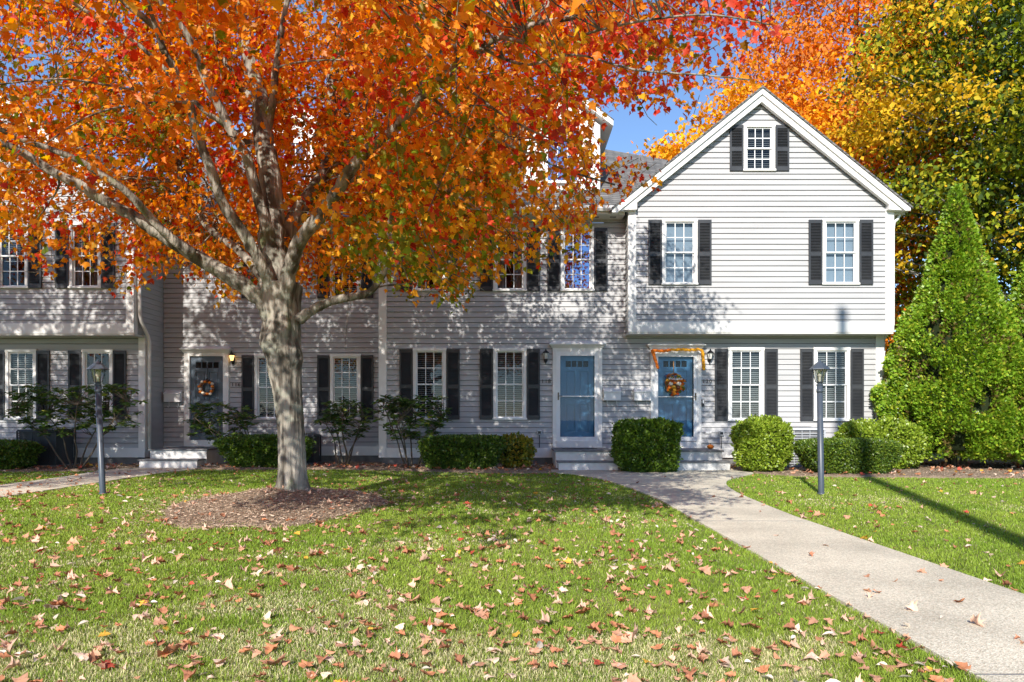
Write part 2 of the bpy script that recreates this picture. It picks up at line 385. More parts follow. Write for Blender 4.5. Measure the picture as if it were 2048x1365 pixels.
# ------------------------------------------------------------------ clapboard walls
EXPO = .125
def clap(g, x0, x1, z0, z1, Y, holes=(), xl=None, xr=None, lip=.025):
    """horizontal clapboards facing -Y between x0..x1, z0..z1, leaving out the holes (xa, xb, za, zb)"""
    cuts = sorted({z0, z1, *[h[2] for h in holes], *[h[3] for h in holes], *[.42+EXPO*k for k in range(0, 90)]})
    cuts = [c for c in cuts if z0-1e-6 <= c <= z1+1e-6]
    fl = xl or (lambda z: x0); fr = xr or (lambda z: x1)
    for a, b in zip(cuts, cuts[1:]):
        if b-a < 1e-4: continue
        k = math.floor((a+1e-5-.42)/EXPO); c0 = .42+k*EXPO
        off = lambda z: -lip*(1-(z-c0)/EXPO)-.002
        m = (a+b)/2; iv = [(None, None)]
        segs = []; cur = None
        hs = sorted([(h[0], h[1]) for h in holes if h[2] < m < h[3]])
        edges = ['L']+[e for h in hs for e in h]+['R']
        for i in range(0, len(edges), 2):
            l, r = edges[i], edges[i+1]
            la, lb = (fl(a), fl(b)) if l == 'L' else (l, l)
            ra, rb = (fr(a), fr(b)) if r == 'R' else (r, r)
            if ra-la < .002: continue
            lb = min(lb, rb)
            bt = b-.009 if abs(b-c0-EXPO) < 1e-4 and b-a > .02 else b
            g.quad((la, Y+off(a), a), (ra, Y+off(a), a), (rb, Y+off(bt), bt), (lb, Y+off(bt), bt))
            if abs(a-c0) < 1e-4: g.quad((la, Y+off(a), a), (la, Y+.010, a), (ra, Y+.010, a), (ra, Y+off(a), a))
def clap_side(g, X, y0, y1, z0, z1, sgn, lip=.016):
    """clapboards on a wall in the plane x = X facing sgn*X"""
    k0 = math.floor((z0-.42)/EXPO); z = .42+EXPO*k0
    while z < z1:
        a, b = max(z, z0), min(z+EXPO, z1)
        if b-a > .002:
            o = lambda q: sgn*(lip*(1-(q-z)/EXPO)+.002)
            q = [(X+o(a), y0, a), (X+o(a), y1, a), (X+o(b), y1, b), (X+o(b), y0, b)]
            if sgn < 0: q = q[::-1]
            g.quad(*q); q2 = [(X, y0, a), (X, y1, a), (X+o(a), y1, a), (X+o(a), y0, a)]
            g.quad(*(q2 if sgn > 0 else q2[::-1]))
        z += EXPO
def window(house, xc, z0, z1, wd, Y, style='blind', glass='glass', rows=2, trim=.075, label=None):
    """double-hung window with casing, two sashes of 3x2 lights; children: sash, pane, blind"""
    x0, x1 = xc-wd/2, xc+wd/2
    g = MB(); yf = Y-.045
    g.box(x0, x0+trim, yf, Y+.06, z0+.04, z1-trim); g.box(x1-trim, x1, yf, Y+.06, z0+.04, z1-trim)
    g.box(x0-.008, x1+.008, yf-.008, Y+.06, z1-trim, z1); g.box(x0-.015, x1+.015, yf-.025, Y+.06, z0, z0+.045)
    w_ = g.link('window', M['trim'], house, bevel=.004)
    if label: w_['label'] = label
    a0, a1, b0, b1 = x0+trim, x1-trim, z0+.045, z1-trim; mid = (b0+b1)/2; t = .030
    g = MB(); ys = Y-.012
    for (c0, c1, yy) in ((mid-.012, b1, ys), (b0, mid+.015, ys+.028)):
        g.box(a0, a0+t, yy, yy+.026, c0, c1); g.box(a1-t, a1, yy, yy+.026, c0, c1)
        g.box(a0+t, a1-t, yy, yy+.026, c0, c0+t); g.box(a0+t, a1-t, yy, yy+.026, c1-t, c1)
        for k in (1, 2):
            xm = a0+t+(a1-a0-2*t)*k/3; g.box(xm-.009, xm+.009, yy+.004, yy+.018, c0+t, c1-t)
        zm = (c0+c1)/2; g.box(a0+t, a1-t, yy+.006, yy+.016, zm-.009, zm+.009)
    g.link('sash', M['sash'], w_)
    g = MB()
    g.quad((a0, ys+.011, mid), (a1, ys+.011, mid), (a1, ys+.011, b1), (a0, ys+.011, b1))
    g.quad((a0, ys+.040, b0), (a1, ys+.040, b0), (a1, ys+.040, mid), (a0, ys+.040, mid)); g.link('pane', M[glass], w_)
    if style == 'blind' or style == 'halfblind':
        g = MB(); z = b1-.03; zb = b0+.02 if style == 'blind' else mid-.1
        while z > zb:
            j = random.uniform(-.002, .002)
            g.quad((a0+.01, Y+.075, z-.021+j), (a1-.01, Y+.075, z-.021+j), (a1-.01, Y+.105, z), (a0+.01, Y+.105, z)); z -= .048
        g.box(a0+.01, a1-.01, Y+.075, Y+.105, b1-.03, b1)
        g.link('blind', M['blind'], w_)
    elif style == 'shade':
        g = MB(); n = 24
        for i in range(n):
            u0 = a0+(a1-a0)*i/n; u1 = a0+(a1-a0)*(i+1)/n
            g.quad((u0, Y+.09, b0), (u1, Y+.09, b0), (u1, Y+.09, b1), (u0, Y+.09, b1))
        g.link('roller_shade', M['shade'], w_)
    elif style == 'curtain':
        for s, u0, u1 in ((0, a0, a0+(a1-a0)*.30), (1, a1-(a1-a0)*.30, a1)):
            g = MB(); n = 20
            for i in range(n):
                p = u0+(u1-u0)*i/n; q = u0+(u1-u0)*(i+1)/n; f = lambda i: Y+.12+.022*math.sin(i*1.6)
                g.quad((p, f(i), b0), (q, f(i+1), b0), (q, f(i+1), b1), (p, f(i), b1))
            g.link('curtain', M['curtain'], w_)
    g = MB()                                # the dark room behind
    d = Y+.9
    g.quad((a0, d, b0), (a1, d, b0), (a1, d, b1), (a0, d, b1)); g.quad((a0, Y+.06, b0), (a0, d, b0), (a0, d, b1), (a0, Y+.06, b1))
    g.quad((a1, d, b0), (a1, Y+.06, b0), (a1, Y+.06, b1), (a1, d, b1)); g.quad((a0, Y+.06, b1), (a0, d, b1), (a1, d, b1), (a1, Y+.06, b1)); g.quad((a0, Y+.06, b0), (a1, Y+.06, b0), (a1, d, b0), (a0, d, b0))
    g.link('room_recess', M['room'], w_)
    return (x0+.01, x1-.01, z0+.01, z1-.01)
def shutter(house, x0, x1, z0, z1, Y):
    """louvred shutter: stiles, three rails, slanted louvres"""
    g = MB(); y0, y1 = Y-.058, Y-.024; st = .040
    g.box(x0, x0+st, y0, y1, z0, z1); g.box(x1-st, x1, y0, y1, z0, z1)
    zm = z0+(z1-z0)*.47
    for a, b in ((z0, z0+.10), (zm-.045, zm+.045), (z1-.08, z1)): g.box(x0+st, x1-st, y0+.002, y1, a, b)
    for a, b in ((z0+.10, zm-.045), (zm+.045, z1-.08)):
        n = max(2, int((b-a)/.034)); h = (b-a)/n
        for i in range(n):
            z = a+i*h; g.quad((x0+st, y0+.003, z+.004), (x1-st, y0+.003, z+.004), (x1-st, y1-.004, z+h), (x0+st, y1-.004, z+h))
    g.box(x0+.02, x1-.02, y1-.004, Y-.018, z0+.02, z1-.02)
    return g.link('shutter', M['shutter'], house)
def win_with_shutters(house, xc, z0, z1, wd, Y, sw=.315, **k):
    h = window(house, xc, z0, z1, wd, Y, **k)
    shutter(house, xc-wd/2-.005-sw, xc-wd/2-.005, z0+.005, z1-.035, Y); shutter(house, xc+wd/2+.005, xc+wd/2+.005+sw, z0+.005, z1-.035, Y)
    return h
def rake(house, xa, za, slope, xL, xR, y, name='rake_board'):
    """white rake boards of a front gable in the plane y, apex (xa, za) at the outer top"""
    for sgn, xe in ((-1, xL), (1, xR)):
        for (t0, t1, yy, dp) in ((0, .15, y, .16), (.148, .31, y+.045, .10)):
            ze = za-slope*abs(xe-xa); g = MB()
            if t0 == 0: pts = [(xa, za-t0), (xe, ze-t0), (xe, ze-t1*.55), (xe-sgn*.12, ze-t1*.55+.0), (xa, za-t1)]
            else: pts = [(xa, za-t0), (xe-sgn*.12, ze+slope*.12-t0), (xe-sgn*.38, ze+slope*.38-t1), (xa, za-t1)]
            if sgn > 0: pts = pts[::-1]
            g.prism(pts, yy, yy+dp); g.link(name, M['trim'], house)
def roof_slab(house, quad, th=.10, name='roof', m='roof'):
    """quad of 4 points (ccw from above), given thickness straight down"""
    g = MB(); a = [tuple(p) for p in quad]; b = [(p[0], p[1], p[2]-th) for p in quad]
    g.poly(a); g.poly(b[::-1])
    for i in range(4):
        j = (i+1) % 4; g.quad(a[j], a[i], b[i], b[j])
    return g.link(name, M[m], house)
def text_mesh(o):
    dg = bpy.context.evaluated_depsgraph_get(); dg.update(); me = bpy.data.meshes.new_from_object(o.evaluated_get(dg)); c = o.data
    n = bpy.data.objects.new('__t', me); COL.objects.link(n); bpy.data.objects.remove(o); bpy.data.curves.remove(c)
def house_number(house, txt, x, z, Y, size=.13):
    for k, ch in enumerate(txt):
        c = bpy.data.curves.new('house_digit', 'FONT'); c.body = ch; c.size = size; c.extrude = .006; c.align_x = 'CENTER'; c.align_y = 'CENTER'; c.offset = -.0005
        o = bpy.data.objects.new('house_digit', c); COL.objects.link(o); c.materials.append(M['black'])
        text_mesh(o); o = bpy.data.objects['__t']; o.name = 'house_digit'; o.rotation_euler = (math.pi/2, 0, 0); o.parent = house; L = house.location; o.location = (x+(k-(len(txt)-1)/2)*size*.62-L.x, Y-.03-L.y, z-L.z)
def door_surround(house, x0, x1, zt, zb, Y, c=.095):
    g = MB(); y0 = Y-.06
    g.box(x0, x0+c, y0, Y+.05, zb, zt); g.box(x1-c, x1, y0, Y+.05, zb, zt); g.box(x0+c, x1-c, y0+.003, Y+.05, zt-.08, zt)
    g.box(x0+c, x1-c, y0-.01, Y+.05, zb, zb+.16)
    g.frustum((x0-.01, x1+.01, y0-.01, Y, zt), (x0-.06, x1+.06, y0-.07, Y, zt+.075))
    g.frustum((x0-.085, x1+.085, y0-.10, Y, zt+.075), (x0-.085, x1+.085, y0-.10, Y, zt+.10))
    g.frustum((x0-.085, x1+.085, y0-.10, Y, zt+.10), (x0+.02, x1-.02, Y-.03, Y, zt+.175))
    g.link('door_surround', M['trim'], house, bevel=.004)
def entry_door(house, x0, x1, z0, z1, Y, m, label):
    """panelled door with four small lights at the top"""
    g = MB(); yb = Y+.02; W = x1-x0; H = z1-z0
    zt0, zt1 = z1-.17*H/2, z1-.075
    lx0, lx1 = x0+.16*W, x1-.16*W; za, zb_ = z1-.155, z1-.30
    g.box(x0, x1, yb, yb+.04, z0, z0+.22)
    zl0, zl1 = z1-.30, z1-.155
    xm = (x0+x1)/2
    # rails and stiles
    g.box(x0, x1, yb, yb+.04, zl1, z1); g.box(x0, lx0, yb, yb+.04, z0+.22, zl1); g.box(lx1, x1, yb, yb+.04, z0+.22, zl1)
    g.box(lx0, lx1, yb, yb+.04, zl0-.10, zl0); g.box(lx0, lx1, yb, yb+.04, z0+.86, z0+1.0)
    g.box(xm-.05, xm+.05, yb, yb+.04, z0+.22, z0+.86); g.box(xm-.05, xm+.05, yb, yb+.04, z0+1.0, zl0-.10)
    for a, b in ((lx0, xm-.05), (xm+.05, lx1)):
        for c, d in ((z0+.22, z0+.86), (z0+1.0, zl0-.10)):
            g.box(a, b, yb+.022, yb+.04, c, d); g.frustum((a+.03, b-.03, yb+.008, yb+.03, c+.03), (a+.03, b-.03, yb+.008, yb+.03, d-.03))
    for k in (1, 2, 3):
        xx = lx0+(lx1-lx0)*k/4; g.box(xx-.012, xx+.012, yb-.004, yb+.03, zl0, zl1)
    d = g.link('door', M[m], house, bevel=.003); d['label'] = label
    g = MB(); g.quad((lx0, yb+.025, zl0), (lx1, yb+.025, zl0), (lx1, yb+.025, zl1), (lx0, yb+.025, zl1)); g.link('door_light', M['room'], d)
    return d
def storm_door(house, x0, x1, z0, z1, Y, handle_left=True):
    g = MB(); y0, y1 = Y-.052, Y-.018; s = .085
    g.box(x0, x0+s, y0, y1, z0, z1); g.box(x1-s, x1, y0, y1, z0, z1); g.box(x0+s, x1-s, y0, y1, z1-.10, z1); g.box(x0+s, x1-s, y0, y1, z0, z0+.10)
    zm = z0+(z1-z0)*.50; g.box(x0+s, x1-s, y0+.004, y1, zm-.013, zm+.013)
    d = g.link('storm_door', M['sash'], house, bevel=.003)
    g = MB(); g.quad((x0+s, Y-.03, z0+.1), (x1-s, Y-.03, z0+.1), (x1-s, Y-.03, z1-.1), (x0+s, Y-.03, z1-.1)); g.link('pane', M['stormglass'], d)
    hx = x0+.04 if handle_left else x1-.04
    g = MB(); g.box(hx-.015, hx+.015, y0-.012, y0, zm-.09, zm+.09); g.tube([(hx, y0-.01, zm+.01), (hx, y0-.05, zm+.01), (hx+(.09 if handle_left else -.09), y0-.055, zm)], .010, 8)
    g.link('handle', M['brass'], d)
    return d
def wall_body(house, x0, x1, y0, y1, z0, z1, name='wall_core'):
    pass

# ================================================================== townhouse 118 (middle)
YA = 17.0
h118 = empty('townhouse', (-.24, YA, 0), 'grey clapboard townhouse numbered 118 with blue door behind storm door', 'townhouse', 'attached townhouses of the row')
holes = []
SH = 'blind'
for xc, st, gl in ((-1.958, 'blind', 'glass'), (-.051, 'blind', 'glass')): holes.append(win_with_shutters(h118, xc, 1.10, 2.81, .79, YA, style=st, glass=gl))
for xc, st, gl in ((-1.958, 'curtain', 'glass'), (-.051, 'curtain', 'glass'), (1.551, 'curtain', 'glass_skytint')): holes.append(win_with_shutters(h118, xc, 4.16, 5.69, .79, YA, style=st, glass=gl))
DX0, DX1 = .965, 2.14
holes.append((DX0+.05, DX1-.05, .44, 2.75))
g = MB(); clap(g, -3.0, 2.75, .42, 5.92, YA, holes); g.link('wall', M['siding'], h118)
g = MB(); g.box(-3.0, .97, YA-.03, YA+.02, .20, .43); g.box(2.13, 2.75, YA-.03, YA+.02, .20, .43); g.link('base_board', M['trim'], h118)
g = MB(); g.box(-3.17, -2.98, YA-.035, YA+1.0, .20, 5.95); g.link('corner_board', M['trim'], h118, bevel=.004)
g = MB(); g.box(-3.1, 2.75, YA+.03, YA+.3, -.1, .21); g.link('foundation', M['concrete'], h118)
door_surround(h118, DX0, DX1, 2.80, .44, YA)
entry_door(h118, DX0+.19, DX1-.19, .60, 2.66, YA+.03, 'bluedoor', 'blue panelled door behind a full glass storm door')
storm_door(h118, DX0+.095, DX1-.095, .595, 2.72, YA)
house_number(h118, '118', .81, 2.01, YA)
# roof, soffit, gutter
roof_slab(h118, [(-3.25, 16.52, 6.03), (2.5, 16.52, 6.03), (2.5, 21.5, 9.30), (-3.25, 21.5, 9.30)])
roof_slab(h118, [(2.5, 16.52, 6.03), (2.9, 16.52, 6.03), (4.7, 21.5, 8.92), (2.5, 21.5, 9.30)])
g = MB(); g.box(-3.25, 2.62, 16.56, YA, 5.86, 5.93); g.link('soffit', M['soffit'], h118)
g = MB(); g.box(-3.25, 2.45, 16.50, 16.56, 5.86, 6.02); g.link('fascia', M['trim'], h118)
def gutter(house, x0, x1, y, z):
    g = MB(); pr = [(0, 0), (-.02, -.1), (-.08, -.115), (-.125, -.06), (-.13, 0), (-.12, 0), (-.11, -.05), (-.075, -.10), (-.03, -.09), (-.012, -.01)]
    n = len(pr); b = len(g.v)
    for x in (x0, x1): g.v += [(x, y+p, z+q) for p, q in pr]
    for i in range(n): j = (i+1) % n; g.f.append((b+i, b+j, b+n+j, b+n+i))
    g.f.append(tuple(range(b, b+n))); g.f.append(tuple(range(b+2*n-1, b+n-1, -1)))
    return g.link('gutter', M['gutter'], house)
gutter(h118, -3.2, 2.42, 16.50, 6.02)
for x in (-2.2, -1.1, 0, 1.2, 1.9, 2.3): g = MB(); g.box(x, x+.14, 16.72, 16.80, 5.852, 5.862); g.link('soffit_vent', M['concrete'], h118)
def dormer(house, xc, y, zb, zw, hw=.93):
    d = MB(); d.box(xc-hw, xc-hw+.12, y-.03, y+.06, zb, zw); d.box(xc+hw-.12, xc+hw, y-.03, y+.06, zb, zw)
    sl = .79; pk = zw+sl*(hw+.28)
    d.box(xc-hw, xc+hw, y, y+2.6, zb-.3, zw)
    d.prism([(xc-hw, zw), (xc+hw, zw), (xc, zw+sl*hw)], y, y+3.6)
    o = d.link('dormer', M['trim'], house)
    for s in (-1, 1):
        g = MB(); a = [(xc, pk+.05), (xc+s*(hw+.3), zw-.02+.05), (xc+s*(hw+.3), zw-.10), (xc, pk-.13)]
        if s > 0: a = a[::-1]
        g.prism(a, y-.22, y+3.6); g.link('dormer_roof', M['trim'] if 0 else M['trim'], o)
        g = MB(); a = [(xc, pk+.075), (xc+s*(hw+.31), zw+.055), (xc+s*(hw+.31), zw+.035), (xc, pk+.055)]
        if s > 0: a = a[::-1]
        g.prism(a, y-.23, y+3.6); g.link('dormer_shingles', M['roof'], o)
    return o
def small_window(house, xc, z0, z1, wd, Y):
    g = MB(); x0, x1 = xc-wd/2, xc+wd/2; t = .06
    g.box(x0, x0+t, Y-.06, Y, z0, z1); g.box(x1-t, x1, Y-.06, Y, z0, z1); g.box(x0+t, x1-t, Y-.06, Y, z1-t, z1); g.box(x0+t, x1-t, Y-.07, Y, z0, z0+t)
    zm = (z0+z1)/2; g.box(x0+t, x1-t, Y-.05, Y-.01, zm-.02, zm+.02)
    for k in (1, 2): xx = x0+t+(wd-2*t)*k/3; g.box(xx-.01, xx+.01, Y-.03, Y-.01, z0+t, z1-t)
    for z in ((z0+zm)/2, (z1+zm)/2): g.box(x0+t, x1-t, Y-.03, Y-.01, z-.01, z+.01)
    w_ = g.link('dormer_window', M['sash'], house)
    g = MB(); g.quad((x0+t, Y-.015, z0+t), (x1-t, Y-.015, z0+t), (x1-t, Y-.015, z1-t), (x0+t, Y-.015, z1-t)); g.link('pane', M['glass_skytint'], w_)
dormer(h118, 1.25, 17.7, 6.8, 8.40); small_window(h118, 1.25, 6.95, 8.35, .85, 17.69)

# ================================================================== townhouse 120 (right, with the front gable)
YG = 16.55
h120 = empty('townhouse', (5.77, YA, 0), 'light grey gabled townhouse numbered 120 with overhanging upper floor', 'townhouse', 'attached townhouses of the row')
holes = [win_with_shutters(h120, 5.565, 1.07, 2.82, .855, YA, style='blind'), win_with_shutters(h120, 7.60, 1.07, 2.82, .865, YA, style='blind')]
EX0, EX1 = 3.29, 4.495
holes.append((EX0+.05, EX1-.05, .42, 2.75))
g = MB(); clap(g, 2.75, 8.66, .42, 3.12, YA, holes); g.link('wall', M['siding'], h120)
g = MB(); g.box(2.75, EX0, YA-.03, YA+.02, .20, .43); g.box(EX1, 8.66, YA-.03, YA+.02, .20, .43); g.link('base_board', M['trim'], h120)
g = MB(); g.box(8.65, 8.845, YA-.035, YA+.16, .2, 3.12); g.link('corner_board', M['trim'], h120, bevel=.004)
g = MB(); g.box(2.75, 8.80, YA+.03, YA+.3, -.1, .21); g.link('foundation', M['concrete'], h120)
g = MB(); clap_side(g, 8.83, YA+.16, 25, .42, 6.0, 1); g.link('side_wall', M['siding'], h120)
holes = [win_with_shutters(h120, 3.881, 4.222, 5.758, .82, YG, style='shade'), win_with_shutters(h120, 7.604, 4.222, 5.758, .845, YG, style='shade'),
         win_with_shutters(h120, 5.722, 6.853, 7.948, .73, YG, style='blind')]
AX, AZ, SL = 5.73, 8.706, .807
zr = lambda z: (AZ-.16-z)/SL
g = MB(); clap(g, 2.87, 8.65, 3.36, 8.50, YG, holes, xl=lambda z: max(2.87, AX-zr(z)), xr=lambda z: min(8.65, AX+zr(z))); g.link('gable_wall', M['siding'], h120)
g = MB(); g.box(2.69, 2.875, YG-.035, YG+.14, 3.13, 5.97); g.link('corner_board', M['trim'], h120, bevel=.004)
g = MB(); g.box(8.645, 8.84, YG-.035, YG+.14, 3.13, 5.97); g.link('corner_board', M['trim'], h120, bevel=.004)
g = MB(); g.box(2.875, 8.645, YG-.033, YG+.02, 3.13, 3.365); g.link('band_board', M['trim'], h120, bevel=.004)
g = MB(); g.box(2.70, 8.83, YG-.02, YA+.0, 3.09, 3.14); g.link('overhang_soffit', M['soffit'], h120)
g = MB(); clap_side(g, 2.70, YG+.14, YA+.05, 3.13, 5.95, -1); clap_side(g, 8.83, YG+.14, YA+8, 3.13, 6.0, 1); g.link('side_wall', M['siding'], h120)
YR = 16.33
rake(h120, AX, AZ, SL, 2.29, 9.12, YR)
for s, xe, xi in ((-1, 2.29, 2.87), (1, 9.12, 8.65)):           # boxed eave returns
    ze = AZ-SL*abs(xe-AX); zi = AZ-SL*abs(xi-AX)-.30
    pts = [(xe, ze-.10), (xi, zi+.03), (xi, 5.955), (xe, 5.895 if s < 0 else 5.9)]
    pts = [(xi, 5.93), (xe-s*.02, 5.90), (xe-s*.02, ze-.06), (xe-s*.40, ze+SL*.40-.17), (xi, zi+.10)]
    if s < 0: pts = pts[::-1]
    if s > 0: pts = pts
    g = MB(); g.prism(pts if s < 0 else pts[::-1][::-1], YR+.05, YG+.02); g.link('eave_return', M['trim'], h120)
roof_slab(h120, [(AX, YR-.03, AZ+.03), (AX, 24.5, AZ+.03), (2.25, 24.5, AZ+.03-SL*(AX-2.25)), (2.25, YR-.03, AZ+.03-SL*(AX-2.25))], .045)
roof_slab(h120, [(AX, YR-.03, AZ+.03), (9.16, YR-.03, AZ+.03-SL*(9.16-AX)), (9.16, 24.5, AZ+.03-SL*(9.16-AX)), (AX, 24.5, AZ+.03)], .045)
g = MB(); g.box(8.84, 9.12, YG+.02, 24, 5.86, 5.92); g.link('soffit', M['soffit'], h120)
g = MB(); g.tube([(9.02, 16.62, 5.86), (8.98, 16.62, 5.78), (8.90, 16.62, 5.70), (8.895, 16.66, 5.55), (8.895, 16.66, 3.3), (8.90, 17.1, 3.0), (8.90, 17.1, .3)], .032, 8); g.link('downspout', M['gutter'], h120)
door_surround(h120, EX0, EX1, 2.78, .42, YA)
entry_door(h120, EX0+.19, EX1-.19, .60, 2.66, YA+.03, 'bluedoor', 'bright blue panelled door hung with the welcome wreath')
storm_door(h120, EX0+.095, EX1-.095, .595, 2.70, YA, False)
house_number(h120, '120', 4.64, 2.01, YA)

# ================================================================== townhouse 116 (set back, left of the middle)
YB = 18.0
h116 = empty('townhouse', (-6.0, YB, 0), 'shaded townhouse numbered 116 set back behind the maple trunk', 'townhouse', 'attached townhouses of the row')
holes = []
for xc in (-4.194, -6.095):
    holes.append(win_with_shutters(h116, xc, 1.10, 2.76, .77, YB, style='blind')); holes.append(win_with_shutters(h116, xc, 4.16, 5.69, .77, YB, style='blind' if xc > -5 else 'curtain'))
CX0, CX1 = -8.245, -7.125
holes.append((CX0+.05, CX1-.05, .44, 2.72))
g = MB(); clap(g, -8.777, -3.1, .42, 5.92, YB, holes); g.link('wall', M['siding'], h116)
g = MB(); g.box(-8.777, CX0, YB-.03, YB+.02, .20, .43); g.box(CX1, -3.1, YB-.03, YB+.02, .20, .43); g.link('base_board', M['trim'], h116)
g = MB(); g.box(-8.777, -3.1, YB+.03, YB+.3, -.1, .21); g.link('foundation', M['concrete'], h116)
door_surround(h116, CX0, CX1, 2.78, .43, YB, .14)
entry_door(h116, CX0+.135, CX1-.135, .585, 2.705, YB-.02, 'slatedoor', 'slate blue panelled door with a ring of pumpkins')
house_number(h116, '116', -6.95, 1.98, YB)
roof_slab(h116, [(-8.9, 17.52, 6.03), (-3.0, 17.52, 6.03), (-3.0, 21.9, 9.4), (-8.9, 21.9, 9.4)])
g = MB(); g.box(-8.8, -3.17, 17.56, YB, 5.86, 5.93); g.link('soffit', M['soffit'], h116)
g = MB(); g.box(-8.8, -3.17, 17.50, 17.56, 5.86, 6.02); g.link('fascia', M['trim'], h116)
gutter(h116, -8.75, -3.2, 17.50, 6.02)
dormer(h116, -5.75, 18.6, 6.8, 8.40); small_window(h116, -5.75, 6.95, 8.35, .85, 18.59)

# ================================================================== townhouse 114 (far left bay)
YL, YLU = 17.1, 16.6
h114 = empty('townhouse', (-11.85, YL, 0), 'leftmost townhouse of the row with overhanging upper floor and downspout', 'townhouse', 'attached townhouses of the row')
XR_, XL_ = -8.777, -14.93
holes = [win_with_shutters(h114, -11.74, 1.10, 2.79, .74, YL, style='halfblind'), win_with_shutters(h114, -9.91, 1.10, 2.79, .74, YL, style='curtain')]
g = MB(); clap(g, XL_, XR_-.15, .42, 3.12, YL, holes); g.link('wall', M['siding'], h114)
g = MB(); g.box(XL_, XR_-.15, YL-.03, YL+.02, .20, .43); g.link('base_board', M['trim'], h114)
g = MB(); g.box(XR_-.155, XR_, YL-.035, YL+.15, .2, 3.12); g.link('corner_board', M['trim'], h114, bevel=.004)
g = MB(); g.box(XL_, XR_-.03, YL+.03, YL+.3, -.1, .21); g.link('foundation', M['concrete'], h114)
g = MB(); clap_side(g, XR_-.02, YL+.15, YB+.05, .20, 3.12, 1); clap_side(g, XR_-.02, YLU+.14, YB+.05, 3.12, 6.0, 1); g.link('side_wall', M['siding'], h114)
holes = [win_with_shutters(h114, -11.60, 4.15, 5.69, .74, YLU, style='halfblind'), win_with_shutters(h114, -9.907, 4.15, 5.69, .74, YLU, style='curtain')]
AX2 = -11.85
g = MB(); clap(g, XL_, XR_-.18, 3.33, 8.50, YLU, holes, xl=lambda z: max(XL_, AX2-zr(z)), xr=lambda z: min(XR_-.18, AX2+zr(z))); g.link('gable_wall', M['siding'], h114)
g = MB(); g.box(XR_-.185, XR_, YLU-.035, YLU+.14, 3.10, 5.97); g.link('corner_board', M['trim'], h114, bevel=.004)
g = MB(); g.box(XL_, XR_-.185, YLU-.033, YLU+.02, 3.10, 3.335); g.link('band_board', M['trim'], h114)
g = MB(); g.box(XL_, XR_-.01, YLU-.02, YL, 3.06, 3.11); g.link('overhang_soffit', M['soffit'], h114)
rake(h114, AX2, AZ, SL, AX2-3.42, AX2+3.42, YR+.05)
roof_slab(h114, [(AX2, YR, AZ+.03), (AX2, 24.5, AZ+.03), (AX2-3.47, 24.5, AZ+.03-SL*3.47), (AX2-3.47, YR, AZ+.03-SL*3.47)], .045)
roof_slab(h114, [(AX2, YR, AZ+.03), (AX2+3.47, YR, AZ+.03-SL*3.47), (AX2+3.47, 24.5, AZ+.03-SL*3.47), (AX2, 24.5, AZ+.03)], .045)
dx = XR_+.02
g = MB(); g.tube([(dx+.04, 16.68, 5.9), (dx+.04, 16.72, 3.55), (dx+.045, 16.78, 3.40), (dx+.05, 17.08, 3.10), (dx+.055, 17.14, 2.95), (dx+.055, 17.14, .35)], .042, 8); g.link('downspout', M['gutter'], h114, smooth=True)

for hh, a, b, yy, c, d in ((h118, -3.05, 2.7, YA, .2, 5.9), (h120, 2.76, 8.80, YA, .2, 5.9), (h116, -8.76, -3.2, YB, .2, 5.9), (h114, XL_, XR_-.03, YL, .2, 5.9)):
    g = MB(); g.box(a, b, yy+1.0, yy+6.5, c, d); g.link('light_block', M['room'], hh)  # black box added behind each wall to block light
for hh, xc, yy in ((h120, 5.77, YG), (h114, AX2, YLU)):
    g = MB(); g.prism([(xc-2.85, 3.4), (xc+2.85, 3.4), (xc+2.85, 5.95), (xc, 8.25), (xc-2.85, 5.95)], yy+1.0, yy+7); g.link('light_block', M['room'], hh)  # same black fill added behind the gables so no sky shows through slots
# ------------------------------------------------------------------ doorsteps
def doorstep(x0, x1, yw, yf, yl, xo, label):
    r = empty('doorstep', ((x0+x1)/2, yf, 0), label, 'doorstep', 'wooden doorsteps')
    g = MB(); g.box(x0+.03, x1-.03, yf+.03, yw-.02, .0, .395); g.link('landing', M['step'], r, bevel=.004)
    g = MB(); g.box(x0, x1, yf-.01, yw-.02, .397, .43); g.link('landing_tread', M['tread'], r, bevel=.004)
    g = MB(); g.box(x0+xo+.03, x1+xo-.03, yl+.03, yf+.028, .0, .175); g.link('lower_step', M['step'], r, bevel=.004)
    g = MB(); g.box(x0+xo, x1+xo, yl, yf+.027, .177, .21); g.link('lower_tread', M['tread'], r, bevel=.004)
    return r
doorstep(.93, 2.26, YA-.03, 15.65, 15.25, .04, 'white wooden doorstep with grey treads below door 118')
doorstep(3.17, 4.65, YA-.03, 15.65, 15.25, .05, 'white wooden doorstep below the door with the orange garland')
doorstep(-8.36, -7.0, YB-.03, 16.4, 16.0, -.04, 'shaded doorstep beside the far left downspout')
g = MB(); g.box(1.15, 1.95, 16.35, 16.85, .432, .445); tag(g.link('doormat', M['black'], bevel=.003), 'dark doormat lying on the landing of door 118', 'doormat')

